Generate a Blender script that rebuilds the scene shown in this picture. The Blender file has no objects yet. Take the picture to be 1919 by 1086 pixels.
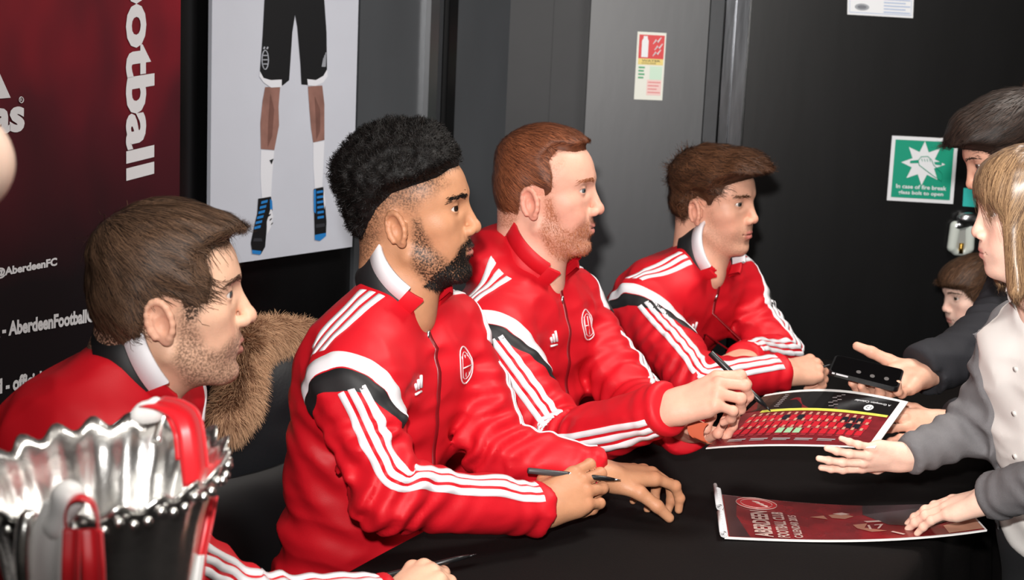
import bpy, math, random
import numpy as np
from mathutils import Matrix
random.seed(7); RNG = np.random.default_rng(7)
SC = bpy.context.scene
COL = SC.collection
A = lambda *v: np.array(v, float)
nrm = lambda v: np.asarray(v, float) / np.linalg.norm(v)

# ------------------------------------------------------------------ camera
FPX, CAM = 2800.0, A(0, 0, 1.6)
PIT, ROL = math.radians(10), 0.045
FC = A(0, math.cos(PIT), -math.sin(PIT))
_u, _r = A(0, math.sin(PIT), math.cos(PIT)), A(1, 0, 0)
RC = math.cos(ROL) * _r + math.sin(ROL) * _u
UC = -math.sin(ROL) * _r + math.cos(ROL) * _u
cd = bpy.data.cameras.new('camera'); cam = bpy.data.objects.new('camera', cd); COL.objects.link(cam)
cd.sensor_width = 36; cd.lens = FPX / 1919 * 36; cd.clip_start = .05
cd.dof.use_dof = True; cd.dof.focus_distance = 2.55; cd.dof.aperture_fstop = 8.0
cam.matrix_world = Matrix(((RC[0], UC[0], -FC[0], CAM[0]), (RC[1], UC[1], -FC[1], CAM[1]), (RC[2], UC[2], -FC[2], CAM[2]), (0, 0, 0, 1)))
SC.camera = cam

# ------------------------------------------------------------------ light
w = bpy.data.worlds.new('world'); SC.world = w; w.use_nodes = True
w.node_tree.nodes['Background'].inputs[0].default_value = (.9, .93, 1, 1)
w.node_tree.nodes['Background'].inputs[1].default_value = .05
def aim(o, loc, target):
    z = -nrm(A(*target) - A(*loc)); x = nrm(np.cross((.001, .01, 1), z)); y = np.cross(z, x)
    o.matrix_world = Matrix([[x[i], y[i], z[i], loc[i]] for i in range(3)] + [[0, 0, 0, 1]])
def area(name, loc, target, size, power, col=(1, 1, 1)):
    l = bpy.data.lights.new(name, 'AREA'); l.shape = 'DISK'; l.size = size; l.energy = power; l.color = col
    o = bpy.data.objects.new(name, l); COL.objects.link(o)
    aim(o, loc, target); return o
fl_ = bpy.data.lights.new('camera_flash', 'SPOT'); fl_.energy = 405; fl_.spot_size = math.radians(70); fl_.spot_blend = 1; fl_.shadow_soft_size = .035; fl_.color = (1, .97, .94)
flash = bpy.data.objects.new('camera_flash', fl_); COL.objects.link(flash); aim(flash, (-.06, -.02, 1.80), (1.0, 3.9, 1.1))
area('ceiling_light', (.2, 1.2, 2.75), (.2, 1.8, 0), .9, 28, (1, .95, .88))
area('ceiling_light', (1.0, 3.0, 2.75), (.6, 3.3, .8), .7, 40, (1, .95, .88))
vs = SC.view_settings
vs.view_transform = 'Standard'; vs.look = 'None'; vs.gamma = 1; vs.exposure = 0.0; vs.use_curve_mapping = False

# ------------------------------------------------------------------ pixel / ray helpers
def ray(px, py): return FC + (px - 959.5) / FPX * RC - (py - 543) / FPX * UC
def at(px, py, d): return CAM + d * ray(px, py)
def cv(r, u, v): return r * RC + u * UC - v * FC          # direction given as right / up / towards the viewer
def onpl(px, py, o, n):
    d = ray(px, py); return CAM + d * (np.dot(o - CAM, n) / np.dot(d, n))
def onz(px, py, z): return onpl(px, py, A(0, 0, z), A(0, 0, 1))

# ------------------------------------------------------------------ materials
def s2l(c):
    c = np.asarray(c, float) / 255
    return tuple(np.where(c <= .04045, c / 12.92, ((c + .055) / 1.055) ** 2.4)) + (1.0,)
MATS = {}
def creased(m, scale=16, amt=.35, dist=.012):
    """adds crease relief on top of the weave"""
    N = m.node_tree.nodes; Lk = m.node_tree.links; b = N['Principled BSDF']; t = N.new('ShaderNodeTexNoise'); t.noise_type = 'RIDGED_MULTIFRACTAL'
    t.inputs['Scale'].default_value = scale; t.inputs['Detail'].default_value = 2; t.inputs['Distortion'].default_value = .6
    tc = N.new('ShaderNodeTexCoord'); Lk.new(tc.outputs['Object'], t.inputs['Vector']); bp = N.new('ShaderNodeBump'); bp.inputs['Strength'].default_value = amt; bp.inputs['Distance'].default_value = dist
    Lk.new(t.outputs['Fac'], bp.inputs['Height'])
    if b.inputs['Normal'].links: Lk.new(b.inputs['Normal'].links[0].from_socket, bp.inputs['Normal'])
    Lk.new(bp.outputs[0], b.inputs['Normal']); return m
def mat(name, col, rough=.6, metal=0., spec=.5, bump=0., bscale=200., var=0., vscale=8., coat=0., sheen=0., sss=0., attr=None, stretch=None, emit=0):
    if name in MATS: return MATS[name]
    m = bpy.data.materials.new(name); m.use_nodes = True; nt = m.node_tree; N = nt.nodes; Lk = nt.links
    b = N['Principled BSDF']; c = s2l(col)
    b.inputs['Base Color'].default_value = c; b.inputs['Roughness'].default_value = rough
    b.inputs['Metallic'].default_value = metal; b.inputs['Specular IOR Level'].default_value = spec
    b.inputs['Coat Weight'].default_value = coat; b.inputs['Sheen Weight'].default_value = sheen
    if emit: b.inputs['Emission Color'].default_value = c; b.inputs['Emission Strength'].default_value = emit
    if sss:
        b.inputs['Subsurface Weight'].default_value = sss; b.inputs['Subsurface Radius'].default_value = (1, .35, .2)
        b.inputs['Subsurface Scale'].default_value = .006
    tc = N.new('ShaderNodeTexCoord'); mp = N.new('ShaderNodeMapping'); Lk.new(tc.outputs['Object'], mp.inputs[0])
    if stretch: mp.inputs['Scale'].default_value = stretch
    src = None
    if attr:
        a = N.new('ShaderNodeAttribute'); a.attribute_name = attr; src = a.outputs['Color']
        Lk.new(src, b.inputs['Base Color'])
    if var:
        t = N.new('ShaderNodeTexNoise'); t.inputs['Scale'].default_value = vscale; t.inputs['Detail'].default_value = 5
        Lk.new(mp.outputs[0], t.inputs['Vector'])
        mr = N.new('ShaderNodeMapRange'); mr.inputs['From Min'].default_value = .3; mr.inputs['From Max'].default_value = .7
        mr.inputs['To Min'].default_value = 1 - var; mr.inputs['To Max'].default_value = 1 + var
        Lk.new(t.outputs['Fac'], mr.inputs['Value'])
        mx = N.new('ShaderNodeMix'); mx.data_type = 'RGBA'; mx.blend_type = 'MULTIPLY'; mx.inputs['Factor'].default_value = 1
        if src: Lk.new(src, mx.inputs['A'])
        else: mx.inputs['A'].default_value = c
        Lk.new(mr.outputs[0], mx.inputs['B']); Lk.new(mx.outputs['Result'], b.inputs['Base Color'])
    if bump:
        t = N.new('ShaderNodeTexNoise'); t.inputs['Scale'].default_value = bscale; t.inputs['Detail'].default_value = 4
        Lk.new(mp.outputs[0], t.inputs['Vector'])
        bp = N.new('ShaderNodeBump'); bp.inputs['Strength'].default_value = bump; bp.inputs['Distance'].default_value = .004
        Lk.new(t.outputs['Fac'], bp.inputs['Height']); Lk.new(bp.outputs[0], b.inputs['Normal'])
    MATS[name] = m
    return m

def skin_mat():
    """skin: vertex colour, fine mottling, and stubble hairs where the 'beard' attribute says so"""
    m = mat('skin', (220, 170, 140), .48, spec=.35, bump=.12, bscale=420, var=.05, vscale=60, sss=.12, attr='Col')
    nt = m.node_tree; N = nt.nodes; Lk = nt.links; b = N['Principled BSDF']
    prev = b.inputs['Base Color'].links[0].from_socket
    at_ = N.new('ShaderNodeAttribute'); at_.attribute_name = 'beard'
    bc = N.new('ShaderNodeAttribute'); bc.attribute_name = 'BeardCol'
    tc = N.new('ShaderNodeTexCoord'); t = N.new('ShaderNodeTexNoise'); t.inputs['Scale'].default_value = 330; t.inputs['Detail'].default_value = 3
    Lk.new(tc.outputs['Object'], t.inputs['Vector'])
    mr = N.new('ShaderNodeMapRange'); mr.inputs['From Min'].default_value = .36; mr.inputs['From Max'].default_value = .62
    mr.inputs['To Min'].default_value = .3; mr.inputs['To Max'].default_value = 1.25
    Lk.new(t.outputs['Fac'], mr.inputs['Value'])
    mu = N.new('ShaderNodeMath'); mu.operation = 'MULTIPLY'; mu.use_clamp = True
    Lk.new(mr.outputs[0], mu.inputs[0]); Lk.new(at_.outputs['Fac'], mu.inputs[1])
    mx = N.new('ShaderNodeMix'); mx.data_type = 'RGBA'
    Lk.new(mu.outputs[0], mx.inputs['Factor']); Lk.new(prev, mx.inputs['A']); Lk.new(bc.outputs['Color'], mx.inputs['B'])
    Lk.new(mx.outputs['Result'], b.inputs['Base Color'])
    return m

# ------------------------------------------------------------------ objects
LOC = {}
def thing(name, label, cat, loc=(0, 0, 0), group=None):
    o = bpy.data.objects.new(name, None); COL.objects.link(o); o.empty_display_size = .05
    o.location = loc; LOC[o] = A(*loc); o['label'] = label; o['category'] = cat
    if group: o['group'] = group
    return o
def tag(o, label, cat, group=None):
    o['label'] = label; o['category'] = cat
    if group: o['group'] = group
    return o
def obj(name, V, Fs, m, parent=None, smooth=True, attrs=None, loc=None, label=None):
    V = np.asarray(V, float).reshape(-1, 3)
    L = LOC[parent] if parent is not None else (A(*loc) if loc is not None else A(0, 0, 0))
    me = bpy.data.meshes.new(name)
    if isinstance(Fs, np.ndarray):
        n, k = Fs.shape
        me.vertices.add(len(V)); me.vertices.foreach_set('co', (V - L).ravel())
        me.loops.add(n * k); me.loops.foreach_set('vertex_index', Fs.ravel().astype(np.int32))
        me.polygons.add(n); me.polygons.foreach_set('loop_start', np.arange(0, n * k, k, dtype=np.int32))
        me.update(calc_edges=True)
    else:
        me.from_pydata((V - L).tolist(), [], [list(f) for f in Fs]); me.update()
    if smooth: me.polygons.foreach_set('use_smooth', np.ones(len(me.polygons), bool))
    for k, v in (attrs or {}).items():
        if v.ndim == 2:
            a = me.color_attributes.new(k, 'FLOAT_COLOR', 'POINT'); a.data.foreach_set('color', np.c_[v, np.ones(len(v))].astype(np.float32).ravel())
        else:
            a = me.attributes.new(k, 'FLOAT', 'POINT'); a.data.foreach_set('value', v.astype(np.float32))
    me.materials.append(m)
    o = bpy.data.objects.new(name, me); COL.objects.link(o)
    if parent is not None: o.parent = parent
    else: o.location = L
    LOC[o] = L
    if label: o['label'] = label
    return o
def structure(o): o['kind'] = 'structure'; return o

BOXF = [(0, 3, 2, 1), (4, 5, 6, 7), (0, 1, 5, 4), (1, 2, 6, 5), (2, 3, 7, 6), (3, 0, 4, 7)]
def boxv(c, ex, ey, ez):
    c = A(*c); return [c + sx * ex + sy * ey + sz * ez for sz in (-1, 1) for sx, sy in ((-1, -1), (1, -1), (1, 1), (-1, 1))]
class MB:
    """collects shapes into one mesh"""
    def __init__(s): s.V = []; s.F = []
    def add(s, V, Fs):
        n = len(s.V); s.V += [A(*v) for v in V]; s.F += [tuple(int(i) + n for i in f) for f in Fs]; return s
    def box(s, c, ex, ey, ez): return s.add(boxv(c, A(*ex), A(*ey), A(*ez)), BOXF)
    def tube(s, pts, r, n=10, cap=True):
        pts = [A(*p) for p in pts]; rs = r if hasattr(r, '__len__') else [r] * len(pts); V = []; Fs = []
        ref = None
        for i, p in enumerate(pts):
            t = nrm(pts[min(i + 1, len(pts) - 1)] - pts[max(i - 1, 0)])
            if ref is None: ref = A(0, 0, 1) if abs(t[2]) < .9 else A(1, 0, 0)
            x = nrm(np.cross(ref, t)); y = np.cross(t, x); ref = y
            V += [p + rs[i] * (math.cos(a) * x + math.sin(a) * y) for a in np.arange(n) * 2 * math.pi / n]
        for i in range(len(pts) - 1):
            for j in range(n): Fs.append((i * n + j, i * n + (j + 1) % n, (i + 1) * n + (j + 1) % n, (i + 1) * n + j))
        if cap: Fs += [tuple(range(n))[::-1], tuple(range((len(pts) - 1) * n, len(pts) * n))]
        return s.add(V, Fs)
    def grid(s, G):
        G = np.asarray(G); a, b = G.shape[:2]
        return s.add(G.reshape(-1, 3), [(i * b + j, (i + 1) * b + j, (i + 1) * b + j + 1, i * b + j + 1) for i in range(a - 1) for j in range(b - 1)])
    def poly(s, pts, off=None):
        pts = [A(*p) + (0 if off is None else off) for p in pts]; return s.add(pts, [tuple(range(len(pts)))])
    def build(s, name, m, parent=None, smooth=False, **k): return obj(name, s.V, s.F, m, parent, smooth, **k)
def slab(pts, n, t):
    """flat outline with thickness t behind it (n = outward normal)"""
    k = len(pts); b = [A(*p) - n * t for p in pts]; m = MB()
    m.add(list(pts) + b, [tuple(range(k)), tuple(range(2 * k - 1, k - 1, -1))] + [(i, k + i, k + (i + 1) % k, (i + 1) % k) for i in range(k)])
    return m
def text(s, name, o, eu, ev, m, parent=None, bold=.02, lift=None, label=None):
    """lettering fitted into the parallelogram o, o+eu, o+ev"""
    c = bpy.data.curves.new('t', 'FONT'); c.body = s; c.offset = bold; c.resolution_u = 3
    t = bpy.data.objects.new('t', c); COL.objects.link(t); bpy.context.view_layer.update()
    me = bpy.data.meshes.new_from_object(t.evaluated_get(bpy.context.evaluated_depsgraph_get()))
    V = np.zeros(len(me.vertices) * 3); me.vertices.foreach_get('co', V); V = V.reshape(-1, 3)
    Fs = [tuple(p.vertices) for p in me.polygons]
    bpy.data.objects.remove(t); bpy.data.curves.remove(c); bpy.data.meshes.remove(me)
    lo, hi = V.min(0), V.max(0); q = (V - lo) / np.maximum(hi - lo, 1e-6)
    P = o + q[:, :1] * eu + q[:, 1:2] * ev + (0 if lift is None else lift)
    return obj(name, P, Fs, m, parent, False, label=label)

# ------------------------------------------------------------------ signed distance modelling
_T = RNG.random((32, 32, 32))
def noise(P):
    i = np.floor(P).astype(int); f = P - i; f = f * f * (3 - 2 * f); r = 0
    for dx in (0, 1):
        for dy in (0, 1):
            for dz in (0, 1):
                wgt = (f[:, 0] if dx else 1 - f[:, 0]) * (f[:, 1] if dy else 1 - f[:, 1]) * (f[:, 2] if dz else 1 - f[:, 2])
                r = r + wgt * _T[(i[:, 0] + dx) & 31, (i[:, 1] + dy) & 31, (i[:, 2] + dz) & 31]
    return r * 2 - 1
def sstep(a, b, x):
    t = np.clip((x - a) / (b - a), 0, 1); return t * t * (3 - 2 * t)
def vl(v): return np.sqrt(np.einsum('ij,ij->i', v, v))
class S:
    def __init__(s): s.o = []; s.lo = A(9, 9, 9); s.hi = -A(9, 9, 9)
    def _b(s, lo, hi): s.lo = np.minimum(s.lo, lo); s.hi = np.maximum(s.hi, hi)
    def rc(s, a, b, ra, rb, k=.01, op=0):
        a, b = A(*a), A(*b)
        if not op: s._b(np.minimum(a - ra, b - rb), np.maximum(a + ra, b + rb))
        s.o.append(('c', (a + b) / 2, np.linalg.norm(a - b) / 2 + max(ra, rb), k, op, (a, b, ra, rb))); return s
    def el(s, c, r, R=None, k=.01, op=0):
        c = A(*c); r = A(*r) if hasattr(r, '__len__') else A(r, r, r); m = r.max()
        if not op: s._b(c - m, c + m)
        s.o.append(('e', c, m, k, op, (c, r, np.eye(3) if R is None else R))); return s
    def sub(s, q, k=.01, op=0):
        if not op: s._b(q.lo, q.hi)
        s.o.append(('s', (q.lo + q.hi) / 2, np.linalg.norm(q.hi - q.lo) / 2, k, op, q)); return s
    def cut(s, p, n, r): s.o.append(('h', A(*p), r, .004, 1, (A(*p), nrm(n), r))); return s
    def prim(s, t, a, P):
        if t == 'c':
            p0, p1, ra, rb = a; d = p1 - p0; l2 = d @ d + 1e-12; h = np.clip((P - p0) @ d / l2, 0, 1)
            return vl(P - p0 - h[:, None] * d) - (ra + (rb - ra) * h)
        if t == 'e':
            c, r, R = a; q = (P - c) @ R; k0 = vl(q / r); k1 = vl(q / r ** 2) + 1e-9
            return np.where(k0 < .2, -r.min() * .8, k0 * (k0 - 1) / k1)
        if t == 'h':
            p, n, r = a; return np.maximum(-((P - p) @ n), vl(P - p) - r)
        return a(P)
    def __call__(s, P):
        d = np.full(len(P), 9.0)
        for t, c, R, k, op, a in s.o:
            lb = vl(P - c) - R * 1.02
            m = np.nonzero(lb < (d + k if op == 0 else k - d))[0] if op != 2 else np.arange(len(P))
            if not len(m): continue
            e = s.prim(t, a, P[m]); b = d[m]
            if op == 0:
                h = np.clip(.5 + .5 * (b - e) / k, 0, 1); d[m] = b * (1 - h) + e * h - k * h * (1 - h)
            else:
                e = -e; h = np.clip(.5 - .5 * (b - e) / k, 0, 1); d[m] = b * (1 - h) + e * h + k * h * (1 - h)
        return d
def grad(f, P, e=.0008):
    K = np.array([[1, -1, -1], [-1, -1, 1], [-1, 1, -1], [1, 1, 1]], float)
    g = sum(f(P + k * e)[:, None] * k for k in K); return g / (np.linalg.norm(g, axis=1, keepdims=True) + 1e-12)
def mesh_sdf(f, lo, hi, h, fit=1):
    """surface nets over a narrow band"""
    s = 4; H = s * h; lo = A(*lo) - 2.5 * H; n = np.ceil((A(*hi) + 2.5 * H - lo) / H).astype(int)
    gx = [lo[i] + H * np.arange(n[i] + 1) for i in range(3)]
    G = np.stack(np.meshgrid(*gx, indexing='ij'), -1).reshape(-1, 3); D = f(G).reshape(n + 1)
    mn = np.abs(D); act = np.full(n, 9.0); sg = D[:-1, :-1, :-1]
    for dx in (0, 1):
        for dy in (0, 1):
            for dz in (0, 1): act = np.minimum(act, mn[dx:n[0] + dx, dy:n[1] + dy, dz:n[2] + dz])
    on = act < H * 1.5
    big = np.ones((s, s, s)); Vd = np.kron(sg, big).astype(np.float32); M = np.kron(on, big).astype(bool)
    M[1:] |= M[:-1]; M[:, 1:] |= M[:, :-1]; M[:, :, 1:] |= M[:, :, :-1]
    I = np.argwhere(M); val = np.empty(len(I))
    for a in range(0, len(I), 400000): val[a:a + 400000] = f(lo + h * I[a:a + 400000])
    Vd[M] = val
    ins = Vd < 0; N = np.array(Vd.shape); c = np.zeros(N - 1, np.uint8)
    for dx in (0, 1):
        for dy in (0, 1):
            for dz in (0, 1): c += ins[dx:N[0] - 1 + dx, dy:N[1] - 1 + dy, dz:N[2] - 1 + dz]
    ac = (c > 0) & (c < 8); idx = np.full(N - 1, -1, np.int32); cells = np.argwhere(ac); idx[ac] = np.arange(len(cells))
    acc = np.zeros((len(cells), 3)); cnt = np.zeros(len(cells)); co = [(x, y, z) for x in (0, 1) for y in (0, 1) for z in (0, 1)]
    cvv = {o: Vd[tuple((cells + o).T)].astype(float) for o in co}
    for a in co:
        for ax in range(3):
            if a[ax]: continue
            b = list(a); b[ax] = 1; b = tuple(b); va, vb = cvv[a], cvv[b]; m = (va < 0) != (vb < 0)
            t = np.where(m, va / np.where(m, va - vb, 1), 0); p = np.tile(A(*a), (len(cells), 1)); p[:, ax] += t
            acc += p * m[:, None]; cnt += m
    V = lo + h * (cells + acc / np.maximum(cnt, 1)[:, None]); Q = []
    for ax in range(3):
        u, v = (ax + 1) % 3, (ax + 2) % 3
        sl = [slice(None)] * 3; s2 = [slice(None)] * 3; sl[ax] = slice(0, -1); s2[ax] = slice(1, None)
        a_, b_ = ins[tuple(sl)], ins[tuple(s2)]; E = np.argwhere(a_ != b_)
        ok = (E[:, u] > 0) & (E[:, v] > 0) & (E[:, u] < N[u] - 1) & (E[:, v] < N[v] - 1); E = E[ok]
        fl = a_[tuple(E.T)]; q = []
        for du, dv in ((-1, -1), (0, -1), (0, 0), (-1, 0)):
            o = E.copy(); o[:, u] += du; o[:, v] += dv; q.append(idx[tuple(o.T)])
        q = np.stack(q, 1); q[~fl] = q[~fl][:, ::-1]; Q.append(q)
    Q = np.concatenate(Q); Q = Q[(Q >= 0).all(1)]
    for _ in range(fit):
        d = f(V); V = V - np.clip(d, -h, h)[:, None] * grad(f, V) * .8
    return V, Q
def solid(name, f, h, m, parent=None, attrs=None, pad=.01, lo=None, hi=None, fit=1, **k):
    V, Q = mesh_sdf(f, (f.lo if lo is None else lo) - pad, (f.hi if hi is None else hi) + pad, h, fit)
    return obj(name, V, Q, m, parent, True, attrs, **k)
from mathutils.bvhtree import BVHTree
from mathutils import Vector
def bvh_of(o):
    """mesh surface to lay tapes on (world space)"""
    me = o.data; L = Vector(LOC[o]); return BVHTree.FromPolygons([v.co + L for v in me.vertices], [tuple(p.vertices) for p in me.polygons])
def trace(b, O, D, R):
    out = np.empty_like(O)
    for i in range(len(O)):
        d = Vector(D[i]); o = Vector(O[i]); h = b.ray_cast(o + d * R, -d, R)
        out[i] = h[0] if h[0] is not None else (out[i - 1] if i else o)
    return out

# ================================================================== the room
black = mat('black_gloss_paint', (13, 13, 14), .26, spec=.5, bump=.06, bscale=14, var=.25, vscale=5)
grey = mat('grey_wall_paint', (70, 73, 77), .42, spec=.75, bump=.05, bscale=30, var=.10, vscale=6, stretch=(1, 1, .4))
dgrey = mat('dark_grey_paint', (34, 35, 38), .5, spec=.4, bump=.05, bscale=30, var=.12, vscale=6)
slate = mat('slate_grey_paint', (42, 44, 48), .42, spec=.8, bump=.05, bscale=30, var=.12, vscale=6, stretch=(1, 1, .3))
chrome = mat('brushed_metal', (190, 192, 195), .28, metal=1, bump=.05, bscale=60)
WD = A(math.sin(math.radians(35)), math.cos(math.radians(35)), 0)     # along the left wall
WN = A(WD[1], -WD[0], 0)                                              # its normal, into the room
PO = at(395, 250, 3.5)                                                # board hangs here
WO = PO - WN * .04
ZU = A(0, 0, 1)
corner = onpl(943, 200, WO, WN); YB = corner[1]
BN = A(0, -1, 0); BO = A(0, YB, 0)
fl = MB().box((-.3, 1.6, -.05), (3.5, 0, 0), (0, 3.3, 0), (0, 0, .05)).build('floor', mat('dark_carpet', (38, 36, 37), .95, bump=.5, bscale=300, var=.2, vscale=30)); structure(fl)
def wallseg(name, p, q, n, m, z0=0., z1=2.8, t=.05):
    p = A(p[0], p[1], 0); q = A(q[0], q[1], 0); c = (p + q) / 2 - n * t / 2 + ZU * (z0 + z1) / 2
    return structure(MB().box(c, (q - p) / 2, n * t / 2, ZU * (z1 - z0) / 2).build(name, m))
wallseg('wall_left', WO - WD * 6.2, corner, WN, black, t=.12)
def lw(px): return onpl(px, 200, WO, WN)
wallseg('trim_1', lw(664), lw(786), WN, grey, t=.012).location += __import__('mathutils').Vector(WN * .012)
wallseg('trim_2', lw(786) + WN * .03, lw(802) + WN * .03, WN, chrome, t=.03)
wallseg('trim_3', lw(803) + WN * .014, lw(818) + WN * .014, WN, slate, t=.014)
wallseg('trim_4', lw(819) + WN * .035, lw(834) + WN * .035, WN, black, t=.035)
wallseg('trim_5', lw(835) + WN * .012, corner + WN * .012, WN, grey, t=.012)
wallseg('wall_back', (corner[0] - .2, YB), (3.2, YB), BN, black, t=.12)
wallseg('wall_right', (3.15, -1.7), (3.15, YB), A(-1, 0, 0), mat('pale_wall_paint', (168, 166, 162), .8, var=.04), t=.1)
wallseg('wall_rear', (-3.6, -1.6), (3.2, -1.6), A(0, 1, 0), MATS['pale_wall_paint'], t=.1)
structure(MB().box((-.3, 1.6, 2.83), (3.5, 0, 0), (0, 3.3, 0), (0, 0, .03)).build('ceiling', mat('ceiling_white', (206, 205, 202), .9)))
def bw(px, y=200, off=0.): return onpl(px, y, BO + BN * off, BN)
wallseg('trim_6', (corner[0] + .002, YB - .008), (bw(1030)[0], YB - .008), BN, dgrey, t=.008)
wallseg('trim_7', (bw(1030)[0], YB - .014), (bw(1098)[0], YB - .014), BN, dgrey, t=.014)
wallseg('trim_8', (bw(1098, 200, .06)[0], YB - .06), (bw(1318, 200, .06)[0], YB - .06), BN, slate, t=.06)
wallseg('trim_9', (bw(1320, 200, .04)[0], YB - .04), (bw(1345, 200, .04)[0], YB - .04), BN, mat('gloss_dark_frame', (70, 72, 75), .2, spec=.7, bump=.1, bscale=25), t=.04)
fr = MB()
for a, b, o, z in ((1349, 1366, .05, 0), (1368, 1392, .065, 0)):
    x0, x1 = bw(a, 200, o)[0], bw(b, 200, o)[0]; fr.box(((x0 + x1) / 2, YB - o / 2, 1.4), ((x1 - x0) / 2, 0, 0), (0, o / 2, 0), (0, 0, 1.4))
fm = mat('dark_steel_door_frame', (120, 122, 126), .22, metal=.9, bump=.12, bscale=40, var=.3, vscale=20, stretch=(1, 1, .15))
structure(fr.build('trim_10', fm))
dx0, dx1 = bw(1394)[0], 2.9
door = structure(MB().box(((dx0 + dx1) / 2, YB - .012, 1.1), ((dx1 - dx0) / 2, 0, 0), (0, .012, 0), (0, 0, 1.1)).build('door_1', mat('black_gloss_door', (9, 9, 10), .3, spec=.6, bump=.10, bscale=9, var=.3, vscale=10, stretch=(1, 1, .2))))
# chrome knob, break-glass bolt and the small teal tag sit on the door
DO = BO + BN * .024
kp = onpl(1872, 188, DO, BN)
MB().tube([kp, kp + BN * .02, kp + BN * .035, kp + BN * .05], [.008, .008, .017, .012], 16).build('door_knob', chrome, door, True)
MB().tube([kp + BN * .02 - ZU * .012, kp + BN * .02 - ZU * .06], .008, 10).build('door_knob_stem', chrome, door, True)

white_m = mat('sign_white', (226, 228, 232), .45)
def signp(pts, off=0.): return [onpl(x, y, DO + BN * off, BN) for x, y in pts]
def lerp4(c, u, v): return (c[0] * (1 - u) + c[1] * u) * (1 - v) + (c[3] * (1 - u) + c[2] * u) * v   # c: tl tr br bl
def panel_uv(c, n, rect, off, name, m, parent):
    u0, v0, u1, v1 = rect
    return MB().poly([lerp4(c, *q) + n * off for q in ((u0, v1), (u1, v1), (u1, v0), (u0, v0))]).build(name, m, parent)
def text_uv(c, n, rect, s, name, m, parent, off=.0012, bold=.02):
    u0, v0, u1, v1 = rect; o = lerp4(c, u0, v1)
    return text(s, name, o, lerp4(c, u1, v1) - o, lerp4(c, u0, v0) - o, m, parent, bold, n * off)
# green break-glass sign
c = signp([(1672, 254), (1796, 260), (1786, 382), (1662, 375)], .003)
t = thing('safety_sign', 'square green and white break-glass sign with a star on the black door', 'sign', c[3])
slab([c[3], c[2], c[1], c[0]], BN, .003).build('plate', white_m, t)
green = mat('sign_green', (0, 148, 118), .45)
panel_uv(c, BN, (.055, .055, .945, .945), .0006, 'green_field', green, t)
st = []
for i in range(16):
    a = math.pi / 2 + i * math.pi / 8; r = .34 if i % 2 == 0 else .185
    st.append(lerp4(c, .5 + r * math.cos(a) * .98, .40 - r * math.sin(a)) + BN * .0012)
MB().add([lerp4(c, .5, .4) + BN * .0012] + st, [(0, i + 1, (i + 1) % 16 + 1) for i in range(16)]).build('star', white_m, t)
for p in ([(.30, .37), (.42, .35), (.43, .40), (.30, .41)], [(.66, .37), (.78, .36), (.78, .42), (.68, .41)]):
    MB().poly([lerp4(c, *q) + BN * .0018 for q in p[::-1]]).build('glass_bar', green, t)
hd = [(.42, .36), (.46, .30), (.56, .29), (.62, .34), (.66, .42), (.80, .54), (.80, .66), (.66, .58), (.50, .47), (.44, .43)]
m = MB(); L_ = [lerp4(c, *q) + BN * .002 for q in hd]; m.tube(L_ + [L_[0]], .0012, 5)
for x in (.47, .51, .55, .59): m.tube([lerp4(c, x, .33) + BN * .002, lerp4(c, x + .015, .37) + BN * .002], .001, 5)
m.build('hand_outline', green, t)
text_uv(c, BN, (.12, .735, .88, .80), 'In case of fire break', 'lettering', white_m, t)
text_uv(c, BN, (.16, .83, .84, .905), 'glass bolt to open', 'lettering', white_m, t)
# extinguisher sign on the slate panel
EO = BO + BN * .063
c = [onpl(x, y, EO, BN) for x, y in ((1195, 59), (1249, 62), (1241, 188), (1188, 186))]
t = thing('safety_sign', 'tall narrow fire extinguisher sign, red above yellow and white', 'sign', c[3])
slab([c[3], c[2], c[1], c[0]], BN, .003).build('plate', mat('sign_cream', (222, 224, 214), .45), t)
redm = mat('sign_red', (206, 32, 36), .45)
panel_uv(c, BN, (.07, .04, .95, .39), .0006, 'red_field', redm, t)
panel_uv(c, BN, (.07, .39, .95, .48), .0006, 'yellow_strip', mat('sign_yellow', (226, 204, 120), .5), t)
panel_uv(c, BN, (.5, .50, .93, .70), .0006, 'green_tint', mat('sign_pale_green', (196, 222, 202), .5), t)
panel_uv(c, BN, (.42, .70, .93, .93), .0006, 'pink_tint', mat('sign_pale_pink', (232, 196, 192), .5), t)
ext = [(.17, .37), (.40, .37), (.40, .13), (.36, .09), (.36, .06), (.22, .06), (.22, .09), (.17, .13)]
MB().poly([lerp4(c, *q) + BN * .0012 for q in ext]).build('extinguisher_symbol', white_m, t)
for k, (x, y) in enumerate(((.56, .1), (.62, .19), (.57, .28))):
    MB().tube([lerp4(c, x, y + .07) + BN * .001, lerp4(c, x + .1, y + .01) + BN * .001, lerp4(c, x + .16, y + .04) + BN * .001, lerp4(c, x + .27, y - .03) + BN * .001], [.001, .003, .003, .0012], 6).build('flame_symbol', white_m, t)
text_uv(c, BN, (.2, .405, .85, .435), 'WATER', 'lettering', mat('sign_ink', (110, 96, 60), .6), t)
text_uv(c, BN, (.2, .445, .7, .47), 'EXTINGUISHER', 'lettering', MATS['sign_ink'], t, bold=0)
for k in range(4): panel_uv(c, BN, (.1, .51 + .05 * k, .32 - .03 * (k % 2), .535 + .05 * k), .0009, 'green_mark', mat('sign_mark_green', (70, 160, 110), .5), t)
for k in range(4): panel_uv(c, BN, (.46, .73 + .05 * k, .9 - .06 * (k % 3), .745 + .05 * k), .0009, 'red_mark', mat('sign_mark_red', (214, 120, 120), .5), t)
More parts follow.
